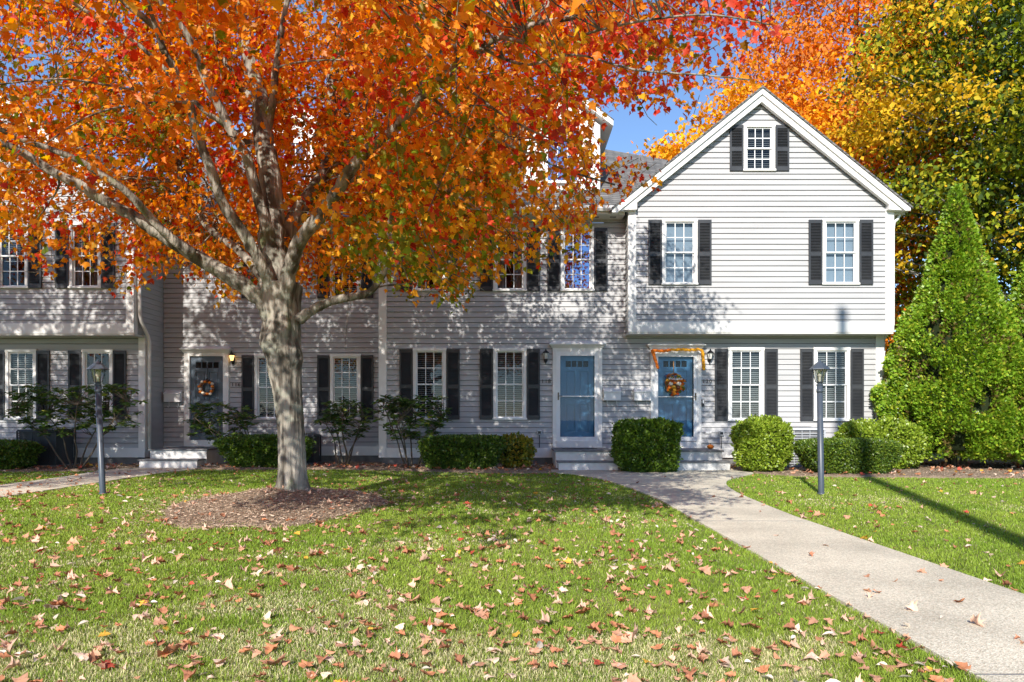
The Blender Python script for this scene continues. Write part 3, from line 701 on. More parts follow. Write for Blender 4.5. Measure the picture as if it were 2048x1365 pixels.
# ------------------------------------------------------------------ mailboxes, wall lanterns, utility boxes
def mailbox(xc, z0, z1, Y, wd, label):
    r = empty('mailbox', (xc, Y, z0), label, 'mailbox', 'white wall mailboxes')
    x0, x1 = xc-wd/2, xc+wd/2; h = z1-z0
    g = MB(); y0 = Y-.17
    n = len(g.v)
    for x in (x0+.008, x1-.008): g.v += [(x, Y-.02, z0), (x, y0+.01, z0), (x, y0+.01, z0+h*.70), (x, Y-.02, z1-.005)]
    g.f += [(0,1,2,3), (7,6,5,4), (0,4,5,1), (1,5,6,2), (2,6,7,3), (3,7,4,0)]; g.link('body', M['gutter'], r, bevel=.004)
    g = MB()
    g.v += [(x0, Y-.02, z1+.004), (x0, y0-.012, z0+h*.74), (x0, y0-.014, z0+h*.66), (x1, Y-.02, z1+.004), (x1, y0-.012, z0+h*.74), (x1, y0-.014, z0+h*.66), (x0, y0-.004, z0+h*.66), (x0, Y-.02, z1-.004), (x1, y0-.004, z0+h*.66), (x1, Y-.02, z1-.004)]
    g.f += [(0,1,4,3), (1,2,5,4), (2,6,8,5), (6,7,9,8), (0,7,6,2,1), (3,4,5,8,9)]; g.link('lid', M['gutter'], r)
    for s in (-.28, .28):
        g = MB(); x = xc+s*wd; g.tube([(x, Y-.06, z0), (x, Y-.06, z0-.11), (x, Y-.10, z0-.135), (x, Y-.15, z0-.10)], .007, 6); g.link('newspaper_hook', M['gutter'], r)
mailbox(2.37, 1.555, 1.855, YA, .41, 'white mailbox immediately right of door 118')
mailbox(3.085, 1.555, 1.855, YA, .41, 'white mailbox left of the garland door')
mailbox(-8.50, 1.545, 1.835, YB, .42, 'shaded mailbox left of the slate blue door')
def lantern(xc, zc, Y, lit, label):
    r = empty('wall_lantern', (xc, Y, zc), label, 'wall lantern', 'lanterns beside the front doors')
    g = MB(); g.lathe((xc, Y-.02, zc-.16), [(.02, 0), (.045, .04), (.05, .10), (.03, .16)], 10); g.tube([(xc, Y-.03, zc-.12), (xc, Y-.09, zc-.17), (xc, Y-.12, zc-.10)], .009, 6); g.tube([(xc, Y-.03, zc-.2), (xc, Y-.03, zc-.12)], .008, 6)
    g.link('bracket', M['black'], r)
    g = MB(); g.lathe((xc, Y-.12, zc-.08), [(.038, 0), (.07, .13)], 6); g.link('glass', M['lit' if lit else 'lampglass'], r)
    g = MB(); g.lathe((xc, Y-.12, zc-.10), [(.012, 0), (.042, .02)], 6); g.lathe((xc, Y-.12, zc+.05), [(.088, 0), (.06, .04), (.02, .07), (.012, .10), (.004, .12)], 6)
    for i in range(6):
        a = 2*math.pi*i/6; g.tube([(xc+.039*math.cos(a), Y-.12+.039*math.sin(a), zc-.08), (xc+.071*math.cos(a), Y-.12+.071*math.sin(a), zc+.05)], .005, 4)
    g.link('frame', M['black'], r)
lantern(.80, 2.62, YA, False, 'unlit black wall lantern left of door 118')
lantern(4.69, 2.62, YA, False, 'unlit black wall lantern right of the garland door')
lantern(-7.02, 2.66, YB, True, 'glowing wall lantern right of the slate blue door')
def outlet(x, z, Y, drop, label):
    r = empty('outlet_box', (x, Y, z), label, 'outlet box', 'outdoor outlet boxes')
    g = MB(); g.box(x-.055, x+.055, Y-.08, Y-.02, z-.055, z+.055); g.link('cover', M['acgrey'], r, bevel=.008)
    g = MB(); g.box(x-.035, x+.035, Y-.088, Y-.079, z-.03, z+.03); g.link('flap', M['black'], r)
    g = MB(); g.tube([(x, Y-.05, z-.05), (x+.005, Y-.05, z-drop*.6), (x, Y-.05, z-drop)], .009, 6); g.link('cable', M['acdark'], r)
outlet(.65, .80, YA, .36, 'grey outlet box with cable left of door 118')
outlet(4.97, .78, YA, .36, 'grey outlet box with cable above the small pumpkin')
g = MB(); g.box(4.60, 4.74, YA-.04, YA-.015, .77, .83); tag(g.link('vent_plate', M['gutter'], bevel=.005), 'small pale vent plate right of the garland door', 'vent')
g = MB(); g.box(4.50, 4.56, YA-.09, YA-.03, 1.43, 1.58); db = g.link('doorbell', M['black'], bevel=.008); tag(db, 'black rectangular doorbell on the right casing of door 120', 'doorbell')
g = MB(); g.box(4.512, 4.548, YA-.096, YA-.089, 1.49, 1.57); g.link('button', M['sash'], db)
# ------------------------------------------------------------------ decorations
wr = empty('wreath', (-7.66, YB-.07, 1.90), 'ring wreath of small orange and cream pumpkins on slate door', 'wreath')
g = MB(); n = 26; g.tube([(-7.66+.155*math.cos(2*math.pi*i/n), YB-.07, 1.90+.155*math.sin(2*math.pi*i/n)) for i in range(n+1)], .035, 8, .3, False); g.link('ring', M['wicker'], wr)
g = MB(); g.tube([(-7.66, YB-.05, 2.06), (-7.655, YB-.05, 2.40)], .008, 5); g.ball((-7.66, YB-.07, 2.11), .03, 8); g.link('hanger', M['black'], wr)
cols = ['pumpkin', 'cream', 'pumpkin', 'brown', 'pumpkin', 'cream', 'brown', 'pumpkin', 'cream', 'pumpkin', 'cream', 'brown', 'pumpkin', 'cream', 'pumpkin', 'brown']
for i, c in enumerate(cols):
    a = 2*math.pi*i/len(cols)+.2; rr = .155+.03*(i % 2)
    g = MB(); g.ball((-7.66+rr*math.cos(a), YB-.115, 1.90+rr*math.sin(a)), .042, 12, .8, .08); g.link('small_pumpkin', M[c], wr, smooth=True)
wc = (3.845, YA-.075, 1.97)
bk = empty('wreath', wc, 'round autumn basket wreath with pumpkins and script sign on blue door', 'wreath')
g = MB(); g.tube([(wc[0]+.20*math.cos(2*math.pi*i/30), wc[1], wc[2]+.22*math.sin(2*math.pi*i/30)) for i in range(31)], .022, 8, .5, False)
for k in range(9):
    z = wc[2]-.17+k*.028; hw = math.sqrt(max(0, 1-((z-wc[2])/.22)**2))*.20; g.tube([(wc[0]-hw, wc[1]+.0, z), (wc[0], wc[1]-.01, z), (wc[0]+hw, wc[1], z)], .012, 6)
g.link('basket', M['wicker'], bk)
g = MB(); g.tube([(wc[0]-.01, wc[1]+.01, wc[2]+.2), (wc[0]-.01, wc[1]+.02, wc[2]+.52)], .01, 5); g.link('hanger', M['wicker'], bk)
for (dx_, dz_, rr, c) in ((-.10, -.02, .07, 'cream'), (.10, -.02, .07, 'cream'), (0, .0, .05, 'pumpkin'), (-.03, -.10, .065, 'gold'), (.08, -.11, .06, 'brown'), (-.12, -.12, .055, 'pumpkin'), (.15, -.13, .055, 'pumpkin'), (.16, .06, .05, 'orange'), (-.16, .06, .05, 'gold'), (0, -.17, .05, 'gold')):
    g = MB(); g.ball((wc[0]+dx_, wc[1]-.05, wc[2]+dz_), rr*.9, 12, .8, .07); g.link('small_pumpkin', M[c], bk, smooth=True)
mp, mt = maple(.2)
n = 90; ang = R.rand(n)*6.28; rad_ = .08+.16*R.rand(n)
pos = np.column_stack([wc[0]+rad_*np.cos(ang), wc[1]-.03-.05*R.rand(n), wc[2]-.03+rad_*1.05*np.sin(ang)])
pal = np.array([(.75, .25, .03), (.7, .12, .03), (.75, .45, .06), (.45, .12, .04), (.15, .2, .04)])
V, T, C = scatter(mp, mt, pos, frames(rnd(n)+np.array([0, 0, -.3]), rnd(n, .4)+np.array([0, -1, 0])), .07+.03*R.rand(n), pal[R.randint(0, 5, n)])
npmesh('leaves', V, T, M['leaf'], bk, C)
c = bpy.data.curves.new('script_sign', 'FONT'); c.body = 'Welcome'; c.size = .085; c.extrude = .004; c.align_x = 'CENTER'; c.shear = .3; c.materials.append(M['sash'])
o = bpy.data.objects.new('script_sign', c); COL.objects.link(o); text_mesh(o); o = bpy.data.objects['__t']; o.name = 'script_sign'; o.rotation_euler = (math.pi/2, 0, 0); o.parent = bk; o.location = (0, -.12, .07)
gl = empty('garland', (3.9, YA-.12, 2.75), 'orange to yellow paper flower garland draped round the blue doorway', 'garland')
def garland(pts, name, m):
    g = MB(); tot = []
    for a, b in zip(pts, pts[1:]):
        L = math.dist(a, b); k = max(1, int(L/.016)); tot += [tuple(a[i]+(b[i]-a[i])*t/k for i in range(3)) for t in range(k)]
    for i, p in enumerate(tot):
        g.ball((p[0]+random.uniform(-.006, .006), p[1]+random.uniform(-.01, .01), p[2]+random.uniform(-.008, .008)), .030*random.uniform(.8, 1.2), 8, 1, .25)
    g.link(name, M[m], gl)
yg = YA-.20
garland([(3.31, yg, 2.73), (3.36, yg, 2.55), (3.44, yg, 2.30)], 'flower_strand', 'orange')
garland([(3.33, yg, 2.735), (3.55, yg, 2.72), (3.75, yg, 2.745)], 'flower_strand', 'orange')
garland([(3.75, yg, 2.745), (3.95, yg, 2.755), (4.15, yg, 2.74), (4.35, yg, 2.755), (4.47, yg, 2.74), (4.50, yg, 2.55), (4.515, yg, 2.27)], 'flower_strand', 'yellow')
g = MB(); pk = (4.96, 16.3, .43+.055); g.ball(pk, .075, 24, .72, .09); p0 = g.link('pumpkin', M['pumpkin'], smooth=True)
tag(p0, 'small orange pumpkin on the right end of the doorstep ledge', 'pumpkin'); 
p0.location = (0, 0, 0)
# put it on the landing
for v in p0.data.vertices: v.co.x -= .43
g = MB(); g.tube([(4.53, 16.3, .53), (4.535, 16.3, .56)], .008, 6); g.link('stem', M['stem'], p0)

# ------------------------------------------------------------------ lamp posts
def lamp_post(x, y, lean, label):
    r = empty('lamp_post', (x, y, 0), label, 'lamp post', 'lantern posts on the lawn')
    top = 1.60; L = lambda z: (x+lean*z, y, z)
    g = MB(); g.tube([L(-.1), L(0), L(.05), L(top)], [.048, .048, .043, .041], 18); g.tube([L(top-.10), L(top-.05)], .047, 18); g.tube([L(0), L(.03)], .055, 18)
    g.link('post', M['steelblue'], r, smooth=True)
    c = L(top)
    g = MB(); g.lathe(c, [(.045, 0), (.05, .015), (.03, .03), (.045, .045), (.06, .055)], 12)
    rs = math.pi/6
    for i in range(6):
        a = 2*math.pi*i/6+rs; g.tube([(c[0]+.055*math.cos(a), c[1]+.055*math.sin(a), c[2]+.05), (c[0]+.100*math.cos(a), c[1]+.100*math.sin(a), c[2]+.235)], .006, 5)
    g.link('lantern_frame', M['steelblue'], r)
    g = MB(); g.lathe((c[0], c[1], c[2]+.05), [(.052, 0), (.096, .185)], 6, rs); g.link('lantern_glass', M['postglass'], r)
    g = MB(); g.lathe((c[0], c[1], c[2]+.06), [(.018, 0), (.018, .07), (.026, .08), (.03, .11), (.02, .14), (.005, .15)], 10); g.link('bulb', M['lampglass'], r)
    g = MB(); g.lathe((c[0], c[1], c[2]+.235), [(.150, 0), (.145, .012), (.05, .10), (.02, .12), (.012, .135), (.004, .15)], 6, rs); g.link('lantern_roof', M['steelblue'], r)
M['postglass'] = glassmat('lantern_glass', .25, (.8, .8, .75))
lamp_post(4.535, 10.47, -.015, 'blue grey lantern post on the lawn right of the path')
lamp_post(-6.0, 10.47, -.045, 'slightly tilted lantern post on the lawn at the left')

# utility pole behind the camera whose long shadow crosses the right lawn
px_, py_ = 7.66-math.tan(SUN_AZ)*(16.55+4.0), -4.0
pole = empty('utility_pole', (px_, py_, 0), 'tall wooden utility pole whose shadow crosses the right lawn', 'utility pole')
H_ = 3.65+(16.55+4.0)/math.cos(SUN_AZ)*math.tan(SUN_EL)
g = MB(); g.tube([(px_, py_, -.2), (px_, py_, H_)], [.16, .115], 14); g.link('shaft', M['woodpole'], pole)

# ------------------------------------------------------------------ air conditioners
def ac_unit(x0, x1, y0, y1, z1, dark, label):
    r = empty('air_conditioner', ((x0+x1)/2, (y0+y1)/2, .05), label, 'air conditioner', 'outdoor air conditioners')
    body, fr = ('acdark', 'acdark') if dark else ('acdark', 'acgrey')
    g = MB(); g.box(x0+.04, x1-.04, y0+.04, y1-.04, .08, z1-.05); g.link('coil', M['acdark' if dark else 'tread'], r)
    g = MB(); g.box(x0-.04, x1+.04, y0-.04, y1+.04, -.02, .075); g.link('pad', M['concrete'], r)
    g = MB(); t = .035
    for x in (x0, x1-t):
        for y in (y0, y1-t): g.box(x, x+t, y, y+t, .075, z1-.05)
    g.box(x0, x1, y1-.02, y1, .075, .10)
    zz = .075
    while zz < z1-.08:
        g.box(x0+t, x1-t, y0+.004, y0+.014, zz, zz+.012); g.box(x0+.004, x0+.014, y0+t, y1-t, zz, zz+.012); zz += .055
    k = 5
    for i in range(1, k): xx = x0+(x1-x0)*i/k; g.box(xx-.006, xx+.006, y0-.002, y0+.006, .08, z1-.06)
    g.link('grille', M[fr], r)
    g = MB(); g.frustum((x0-.01, x1+.01, y0-.01, y1+.01, z1-.05), (x0+.02, x1-.02, y0+.02, y1-.02, z1)); g.link('top_panel', M[fr], r, bevel=.006)
    cx, cy = (x0+x1)/2, (y0+y1)/2; g = MB()
    for rr in (.08, .14, .2, .26): g.tube([(cx+rr*math.cos(2*math.pi*i/20), cy+rr*math.sin(2*math.pi*i/20), z1+.02) for i in range(21)], .005, 5, 0, False)
    g.link('fan_guard', M['acdark'], r)
ac_unit(6.05, 6.92, 15.75, 16.55, .92, False, 'pale grey air conditioner behind the clipped hedge at right')
ac_unit(-11.15, -10.25, 16.05, 16.8, .88, True, 'dark air conditioner under the left windows')
ac_unit(-5.30, -4.70, 17.0, 17.6, .75, True, 'dark air conditioner beside the maple trunk')

# ------------------------------------------------------------------ the maple
tree = empty('maple_tree', (-2.93, 9.4, .12), 'large maple with grey trunk and orange red crown in mulch mound', 'tree')
S_ = 9.4
def spline(pts, n=6):
    pts = [np.array(p, float) for p in pts]; out = []
    for i in range(len(pts)-1):
        p0 = pts[max(i-1, 0)]; p1 = pts[i]; p2 = pts[i+1]; p3 = pts[min(i+2, len(pts)-1)]
        for k in range(n):
            t = k/n; out.append(.5*((2*p1)+(-p0+p2)*t+(2*p0-5*p1+4*p2-p3)*t*t+(-p0+3*p1-3*p2+p3)*t**3))
    out.append(pts[-1]); return out
LIMB = []                       # sampled points of all limbs (for twigs)
tm = MB()
def limb(pix, y0, y1, w0, w1, seg=10, n=5, yc=None):
    """pixels down the limb with its depth running y0..y1 and its width in photo pixels w0..w1"""
    k = len(pix); P4 = []
    for i, (a, b) in enumerate(pix):
        t = i/(k-1); Y = y0+(y1-y0)*t**1.1; q = P(a, b, Y); wd = (w0+(w1-w0)*t**.7)*Y/F/2*.88; P4.append((*q, wd))
    s = spline(P4, n); pts = [tuple(q[:3]+np.array([random.uniform(-1, 1), random.uniform(-1, 1), random.uniform(-1, 1)])*q[3]*.10) for q in s]; rad = [q[3]*random.uniform(.94, 1.07) for q in s]
    tm.tube(pts, rad, seg, .06); LIMB.extend([(np.array(p), r) for p, r in zip(pts, rad)][3:])
LB = [
 ([(545,640),(523,597),(455,552),(386,509),(318,468),(273,436),(205,400),(155,368),(100,341),(45,305),(0,285),(-80,262),(-170,215)], 9.4, 8.2, 46, 12),
 ([(386,509),(355,486),(318,455),(282,414),(245,377),(195,345),(150,318),(91,295),(36,277),(0,259),(-90,230)], 9.0, 7.6, 24, 10),
 ([(550,610),(536,559),(514,514),(482,459),(445,405),(423,341),(395,273),(382,218),(359,159),(327,100),(313,59),(255,10),(190,-50)], 9.3, 7.4, 34, 12),
 ([(327,100),(310,50),(295,0),(280,-70)], 7.6, 7.2, 14, 8),
 ([(545,500),(527,432),(505,355),(491,309),(464,264),(436,209),(409,155),(391,105),(364,55),(327,14),(300,-60)], 9.4, 8.6, 30, 12),
 ([(500,290),(473,268),(436,241),(400,214),(327,136),(255,73),(173,23),(100,-20)], 9.6, 8.3, 16, 7),
 ([(565,640),(559,568),(545,500),(545,432),(541,364),(530,295),(523,250),(523,205),(505,150),(495,91),(482,27),(475,-30),(480,-150)], 9.4, 10.0, 74, 20),
 ([(523,215),(500,195),(477,168),(445,114),(427,50),(409,0),(390,-60)], 9.8, 10.3, 24, 10),
 ([(530,270),(545,210),(550,150),(560,80),(575,0),(590,-80)], 9.7, 9.2, 22, 10),
 ([(565,610),(560,540),(568,477),(591,432),(623,386),(650,341),(659,291),(664,236),(659,191),(668,120),(690,40),(720,-60)], 9.5, 11.3, 50, 12),
 ([(570,620),(577,545),(600,482),(636,436),(673,386),(700,342),(736,300),(782,264),(818,223),(855,182),(895,145),(960,95),(1050,55),(1150,35)], 9.3, 6.6, 40, 12),
 ([(691,364),(745,350),(790,346),(835,352),(900,385),(960,420)], 8.6, 7.6, 11, 5),
 ([(596,640),(632,617),(671,600),(709,593),(738,585),(758,564),(770,540),(782,486),(777,453),(800,400),(850,350)], 9.3, 8.6, 25, 8),
 ([(545,590),(518,550),(482,505),(436,473),(400,436),(364,391),(359,318),(350,268),(340,200)], 9.7, 11.0, 24, 8),
 ([(388,205),(330,205),(273,209),(205,223),(145,250),(90,290)], 8.1, 7.0, 7, 3),
 ([(372,195),(310,185),(250,177),(180,165),(118,159),(23,166),(-60,180)], 8.0, 6.4, 8, 3),
 ([(895,145),(940,180),(990,220),(1060,260),(1130,290)], 7.2, 6.6, 9, 4),
 ([(855,182),(900,230),(960,270),(1040,300),(1130,340),(1230,370)], 7.5, 8.2, 9, 4),
 ([(1000,75),(1100,90),(1200,60),(1300,40),(1420,30),(1540,50)], 6.4, 5.2, 9, 3),
 ([(960,95),(1050,130),(1150,110),(1270,140),(1400,150),(1500,160)], 6.6, 5.4, 8, 3),
 ([(736,300),(780,340),(820,400),(850,470),(880,540)], 8.2, 7.8, 8, 3),
]
for a in LB: limb(*a)
# trunk: bulging column with root flare
prof = [(585,1010,104),(586,992,80),(585,975,68),(584,950,61),(583,900,58),(581,850,57),(577,800,60),(573,760,67),(570,725,74),(566,690,80),(565,655,82),(563,625,84),(560,595,88),(560,570,92)]
pp = spline([(*P(a, b, 9.4), wd*9.4/F/2*.87) for a, b, wd in prof], 6); seg = 56; n0 = len(tm.v)
for i, q in enumerate(pp):
    zz = q[2]
    for k in range(seg):
        an = 2*math.pi*k/seg
        fl = max(0, (.62-zz))**2*.9*(.25+math.cos(5*an+.6))
        r = q[3]*(1+.04*math.sin(3*an+zz*2)+.035*math.sin(7*an+zz*1.3)+.03*abs(math.sin(9*an+zz*1.1+1.5*math.sin(zz*3))) + fl*1.1 + .015*random.uniform(-1, 1))
        if zz > 1.7: r *= 1+.05*math.sin(4*an+zz*9)
        for (ka, kz, kr, kh) in ((-1.35, 2.30, .11, .085), (-1.95, 2.07, .12, .09), (-.55, 1.93, .12, .08), (-2.6, 2.15, .12, .04), (-2.4, 1.75, .1, .03)):
            da = math.atan2(math.sin(an-ka), math.cos(an-ka))*q[3]; dd = math.hypot(da, zz-kz)
            r += kh*math.exp(-(dd/kr)**2) - kh*1.1*math.exp(-(dd/(kr*.38))**2)
        tm.v.append((q[0]+r*math.cos(an), q[1]+r*math.sin(an), zz))
for i in range(len(pp)-1):
    for k in range(seg):
        k2 = (k+1) % seg; q = n0+i*seg; tm.f.append((q+k, q+k2, q+seg+k2, q+seg+k))
q = n0+(len(pp)-1)*seg; tm.f.append(tuple(q+k for k in range(seg)))

# crown: twig clusters inside the crown volume
yb_x = [-400,0,40,70,110,150,200,250,290,340,400,440,490,560,640,700,750,790,850,925,960,1050,1100,1165,1195,1325,1345,1400,1450,1530,1565,1640,1720]
yb_y = [520,480,500,570,540,500,540,612,570,530,600,625,570,560,600,600,545,590,600,625,545,545,510,505,400,395,215,235,180,235,110,40,-80]
def crown_ok(p, hard=True):
    x = 1024+F*p[0]/p[1]; y = 840-F*(p[2]-1.1)/p[1]
    if y > np.interp(x, yb_x, yb_y)-12: return False
    if 1195 < x < 1345 and 205 < y < 325: return False
    if 1085 < x < 1215 and 190 < y < 400 and random.random() < .15: return False
    if x > 1345 and random.random() < .25: return False
    if x < 720 and y > -60 and p[1] < 9.7:          # the near left side is open and shows the limbs
        q = .93 if x > 140 else .6
        if y < 290 and x < 360: q = .78
        if random.random() < q: return False
    return True
LP = np.array([q[0] for q in LIMB]); LR = np.array([q[1] for q in LIMB])
cl = []; tries = 0
C0 = np.array([-3.6, 9.3, 6.0]); RX, RY, RZ = 6.8, 5.9, 5.3
while len(cl) < 2350 and tries < 200000:
    tries += 1
    v = R.randn(3); v /= np.linalg.norm(v); v *= R.rand()**.42
    p = C0+v*np.array([RX, RY, RZ])
    if v[2] < 0: p[2] = C0[2]+v[2]*3.8
    if p[2] < 2.4 or p[1] < 3.9 or p[0] > 2.6: continue
    if not crown_ok(p): continue
    if p[2] > 1.1+.588*p[1]+.3 and -9 < p[0] < .8 and noise2(np.array([p[0]]), np.array([p[1]*.95+p[2]*.6]), .9, 91)[0] < .52: continue
    if p[0] < -3.2 and p[1] < 8.8 and p[2] > 1.1+.588*p[1] and random.random() < .66: continue
    cl.append(p)
# overhanging boughs that shade the lawn in front of the tree
for k in range(12):
    p = np.array([R.uniform(-3.2, -1.6), R.uniform(.9, 1.9), R.uniform(3.3, 4.2)]); cl.append(p)
for (nk, x0_, x1_, y0_, y1_, z0_, z1_) in ((170, -4.6, .5, 3.0, 4.8, .05, .9), (90, -4.3, 1.4, 3.0, 7.0, .10, 1.2), (250, -10.5, -4.5, 9.5, 12.5, .1, 3.2), (50, -5, .6, 6.5, 9.5, .5, 3.0)):
    for k in range(nk):                        # unseen leaf clusters added above the frame to shade lawn and fronts
        Y_ = R.uniform(y0_, y1_); cl.append(np.array([R.uniform(x0_, x1_), Y_, 1.1+.588*Y_+.25+R.uniform(z0_, z1_)]))
k = 0
while k < 60:
    p = np.array([R.uniform(-2.6, 1.5), R.uniform(7.0, 10.5), R.uniform(2.2, 4.4)]); sx_ = 1024+F*p[0]/p[1]
    if 705 < sx_ < 1150 and crown_ok(p): cl.append(p); k += 1
cl = np.array(cl)
lv_p, lv_d, lv_n, lv_s, lv_c = [], [], [], [], []
def leaf_colour(p, n):
    X, Y, Z = p; f = noise2(np.array([X*1.0+Z*.7]), np.array([Y+Z*.5]), .8, 21)[0]; sx = 1024+F*X/max(Y, .5); sy = 840-F*(Z-1.1)/max(Y, .5)
    w = np.array([.66, .07, .07, .20])                       # orange, red, green, yellow-orange
    redz = np.clip((X+.3)/2.0, 0, 1)*np.clip((Z-2.8)/2, 0, 1); w += np.array([0, .75, 0, 0])*redz
    gz = np.exp(-((X+.7)/1.5)**2-((Z-3.1)/.8)**2); w += np.array([0, .05, 1.3, .8])*gz
    gl_ = np.clip((-4.2-X)/2.0, 0, 1)*np.clip((Z-4.2)/1.5, 0, 1)*np.clip((11-Y)/3, 0, 1)*np.clip(1.3-abs(sy-170)/170, 0, 1); w += np.array([0, 0, .8, .2])*gl_
    w += np.array([0, 0, .25, .35])*(Z < 3.4)*np.clip((-X-3)/2, 0, 1)*.8
    if f > .66: w += np.array([0, .18, 0, 0])
    if f < .28: w += np.array([0, 0, .14, .25])
    w /= w.sum(); i = R.choice(4, size=n, p=w)
    i = np.where(R.rand(n) < .62, R.choice(4, p=w), i)
    base = np.array([(.88, .30, .022), (.70, .075, .035), (.24, .27, .02), (.88, .44, .04)])[i]
    c = base*(R.uniform(.62, 1.22, (n, 1))); c[:, 1] *= R.uniform(.75, 1.3, n)
    dk = R.rand(n) < .06; c[dk] *= .5
    return np.clip(c, .004, .95)
tw = MB()
for ci, p in enumerate(cl):
    out = p-np.array([-2.95, 9.4, 4.3]); out[2] *= .5; out /= np.linalg.norm(out)+1e-6
    n = R.randint(34, 62); L = R.uniform(.45, .95)
    d = out+R.randn(3)*.45+np.array([0, 0, -.25]); d /= np.linalg.norm(d)
    t = R.rand(n)
    q = p+np.outer(t-.5, d)*L+R.randn(n, 3)*np.array([.15, .15, .12])
    lv_p.append(q); dn = d*.35+np.array([0, 0, -.75])+R.randn(n, 3)*.55; lv_d.append(dn)
    nn = R.randn(n, 3)*.75+out*.35+np.array([-.1, -.45, .55]); lv_n.append(nn)
    lv_s.append(R.uniform(.052, .104, n)); lv_c.append(leaf_colour(p, n))
    if ci % 3 == 0 and p[1] > 3.2:
        dd = np.linalg.norm(LP-p, axis=1); j = int(np.argmin(dd))
        psx = 1024+F*p[0]/p[1]; psy = 840-F*(p[2]-1.1)/p[1]
        if dd[j] < (1.3 if psx > 1100 and psy > -50 else 3.0):
            a = LP[j]; e = p+d*L*.4; m_ = (a+e)/2+np.array([0, 0, .12*dd[j]])+R.randn(3)*.08*dd[j]
            pts = spline([a, m_*.5+a*.5+R.randn(3)*.04, m_*.5+e*.5+R.randn(3)*.05, e], 4); k = len(pts); r0 = min(LR[j]*.6, .010+.007*dd[j])
            tw.tube([tuple(z) for z in pts], [r0+(.0035-r0)*(i/(k-1))**.7 for i in range(k)], 5, 0, False)
# twigs across the sheet where each cluster hangs
for ci, p in enumerate(cl[:900]):
    if p[1] < 3.2: continue
    e = p+R.randn(3)*.3; tw.tube([tuple(p-(e-p)*.6), tuple((p+e)/2+R.randn(3)*.04), tuple(e)], .004, 4, 0, False)
nb = len(tm.v); tm.v += tw.v; tm.f += [tuple(i+nb for i in f) for f in tw.f]
tm.link('trunk', M['bark'], tree, smooth=True)
lp = np.vstack(lv_p); ld = np.vstack(lv_d); ln = np.vstack(lv_n); ls = np.concatenate(lv_s); lc = np.vstack(lv_c)
# only keep leaves that respect the crown outline (clean lower edge)
sx = 1024+F*lp[:, 0]/np.maximum(lp[:, 1], .5); sy = 840-F*(lp[:, 2]-1.1)/np.maximum(lp[:, 1], .5)
ok = (sy < np.interp(sx, yb_x, yb_y)+14) | (lp[:, 1] < 2.5); ok &= ~((sx > 1215) & (sx < 1335) & (sy > 225) & (sy < 310))
ok &= (lp[:, 1] > 2.9) | (lp[:, 1] < 1.6)
ok &= ~((sx > 1185) & (sx < 1345) & (sy > 200) & (sy < 400) & (R.rand(len(sx)) < .5))
edge = np.clip(1-(np.interp(sx, yb_x, yb_y)-sy)/170, 0, 1)*(sy > 150)*(lp[:, 1] > 2.9)
ok &= R.rand(len(sx)) > .50*edge
hole = noise2(sx/100, sy/100+lp[:, 1]*.25, 1.6, 77); ok &= ~((hole < .27) & (R.rand(len(sx)) < .8) & (sy > 60))
lp, ld, ln, ls, lc = lp[ok], ld[ok], ln[ok], ls[ok], lc[ok]
shapes = [maple(-.25, 1, .10), maple(.30, 2, .12), maple(-.5, 3, .16)]
Vs, Ts, Cs, off = [], [], [], 0
which = R.randint(0, 3, len(lp))
for k, (sh, tr) in enumerate(shapes):
    i = which == k; shd = np.ones(len(sh)); shd[0] = 1.12; shd[1] = .9
    V, T, C = scatter(sh, tr, lp[i], frames(ld[i], ln[i]), ls[i], lc[i], shd); Vs.append(V); Ts.append(T+off); Cs.append(C); off += len(V)
npmesh('crown', np.vstack(Vs), np.vstack(Ts), M['leaf'], tree, np.vstack(Cs))
print('maple leaves', len(lp))

# a second maple of the same kind stands left of the picture and shades the left fronts
nb_ = empty('maple_tree', (-13.6, 7.0, 0), 'orange maple standing left of the lawn that shades the left townhouses', 'tree')
g = MB(); g.tube([(-13.6, 7.0, -.1), (-13.6, 7.0, 1.5), (-13.4, 7.0, 5), (-13.2, 7.1, 11)], [.26, .22, .14, .03], 14, .06)
cc = []
for k in range(520):
    v = R.randn(3); v /= np.linalg.norm(v); v *= R.rand()**.4; c = np.array([-12.6, 7.2, 6.9])+v*np.array([4.9, 4.6, 4.2])
    if c[2] < 2.9 or c[0] > -.74*c[1]-.9 and c[2] < 1.1+.588*c[1]+.3: continue
    cc.append(c)
    if k % 8 == 0: g.tube([(-13.4, 7.0, max(2, c[2]-2)), tuple((c+np.array([-13.4, 7.0, c[2]-.6]))/2), tuple(c)], [.07, .04, .01], 6, 0, False)
g.link('trunk', M['bark'], nb_, smooth=True)
n = len(cc)*60; q = np.repeat(np.array(cc), 60, 0)+R.randn(n, 3)*np.array([.28, .28, .2])
V, T, C = scatter(*shapes[0], q, frames(R.randn(n, 3)*.5+np.array([0, 0, -.7]), R.randn(n, 3)*.7+np.array([-.1, -.4, .5])), R.uniform(.07, .12, n), np.array([(.84, .235, .018), (.66, .065, .03), (.85, .37, .03)])[R.randint(0, 3, n)]*R.uniform(.6, 1.2, (n, 1)))
npmesh('crown', V, T, M['leaf'], nb_, C)
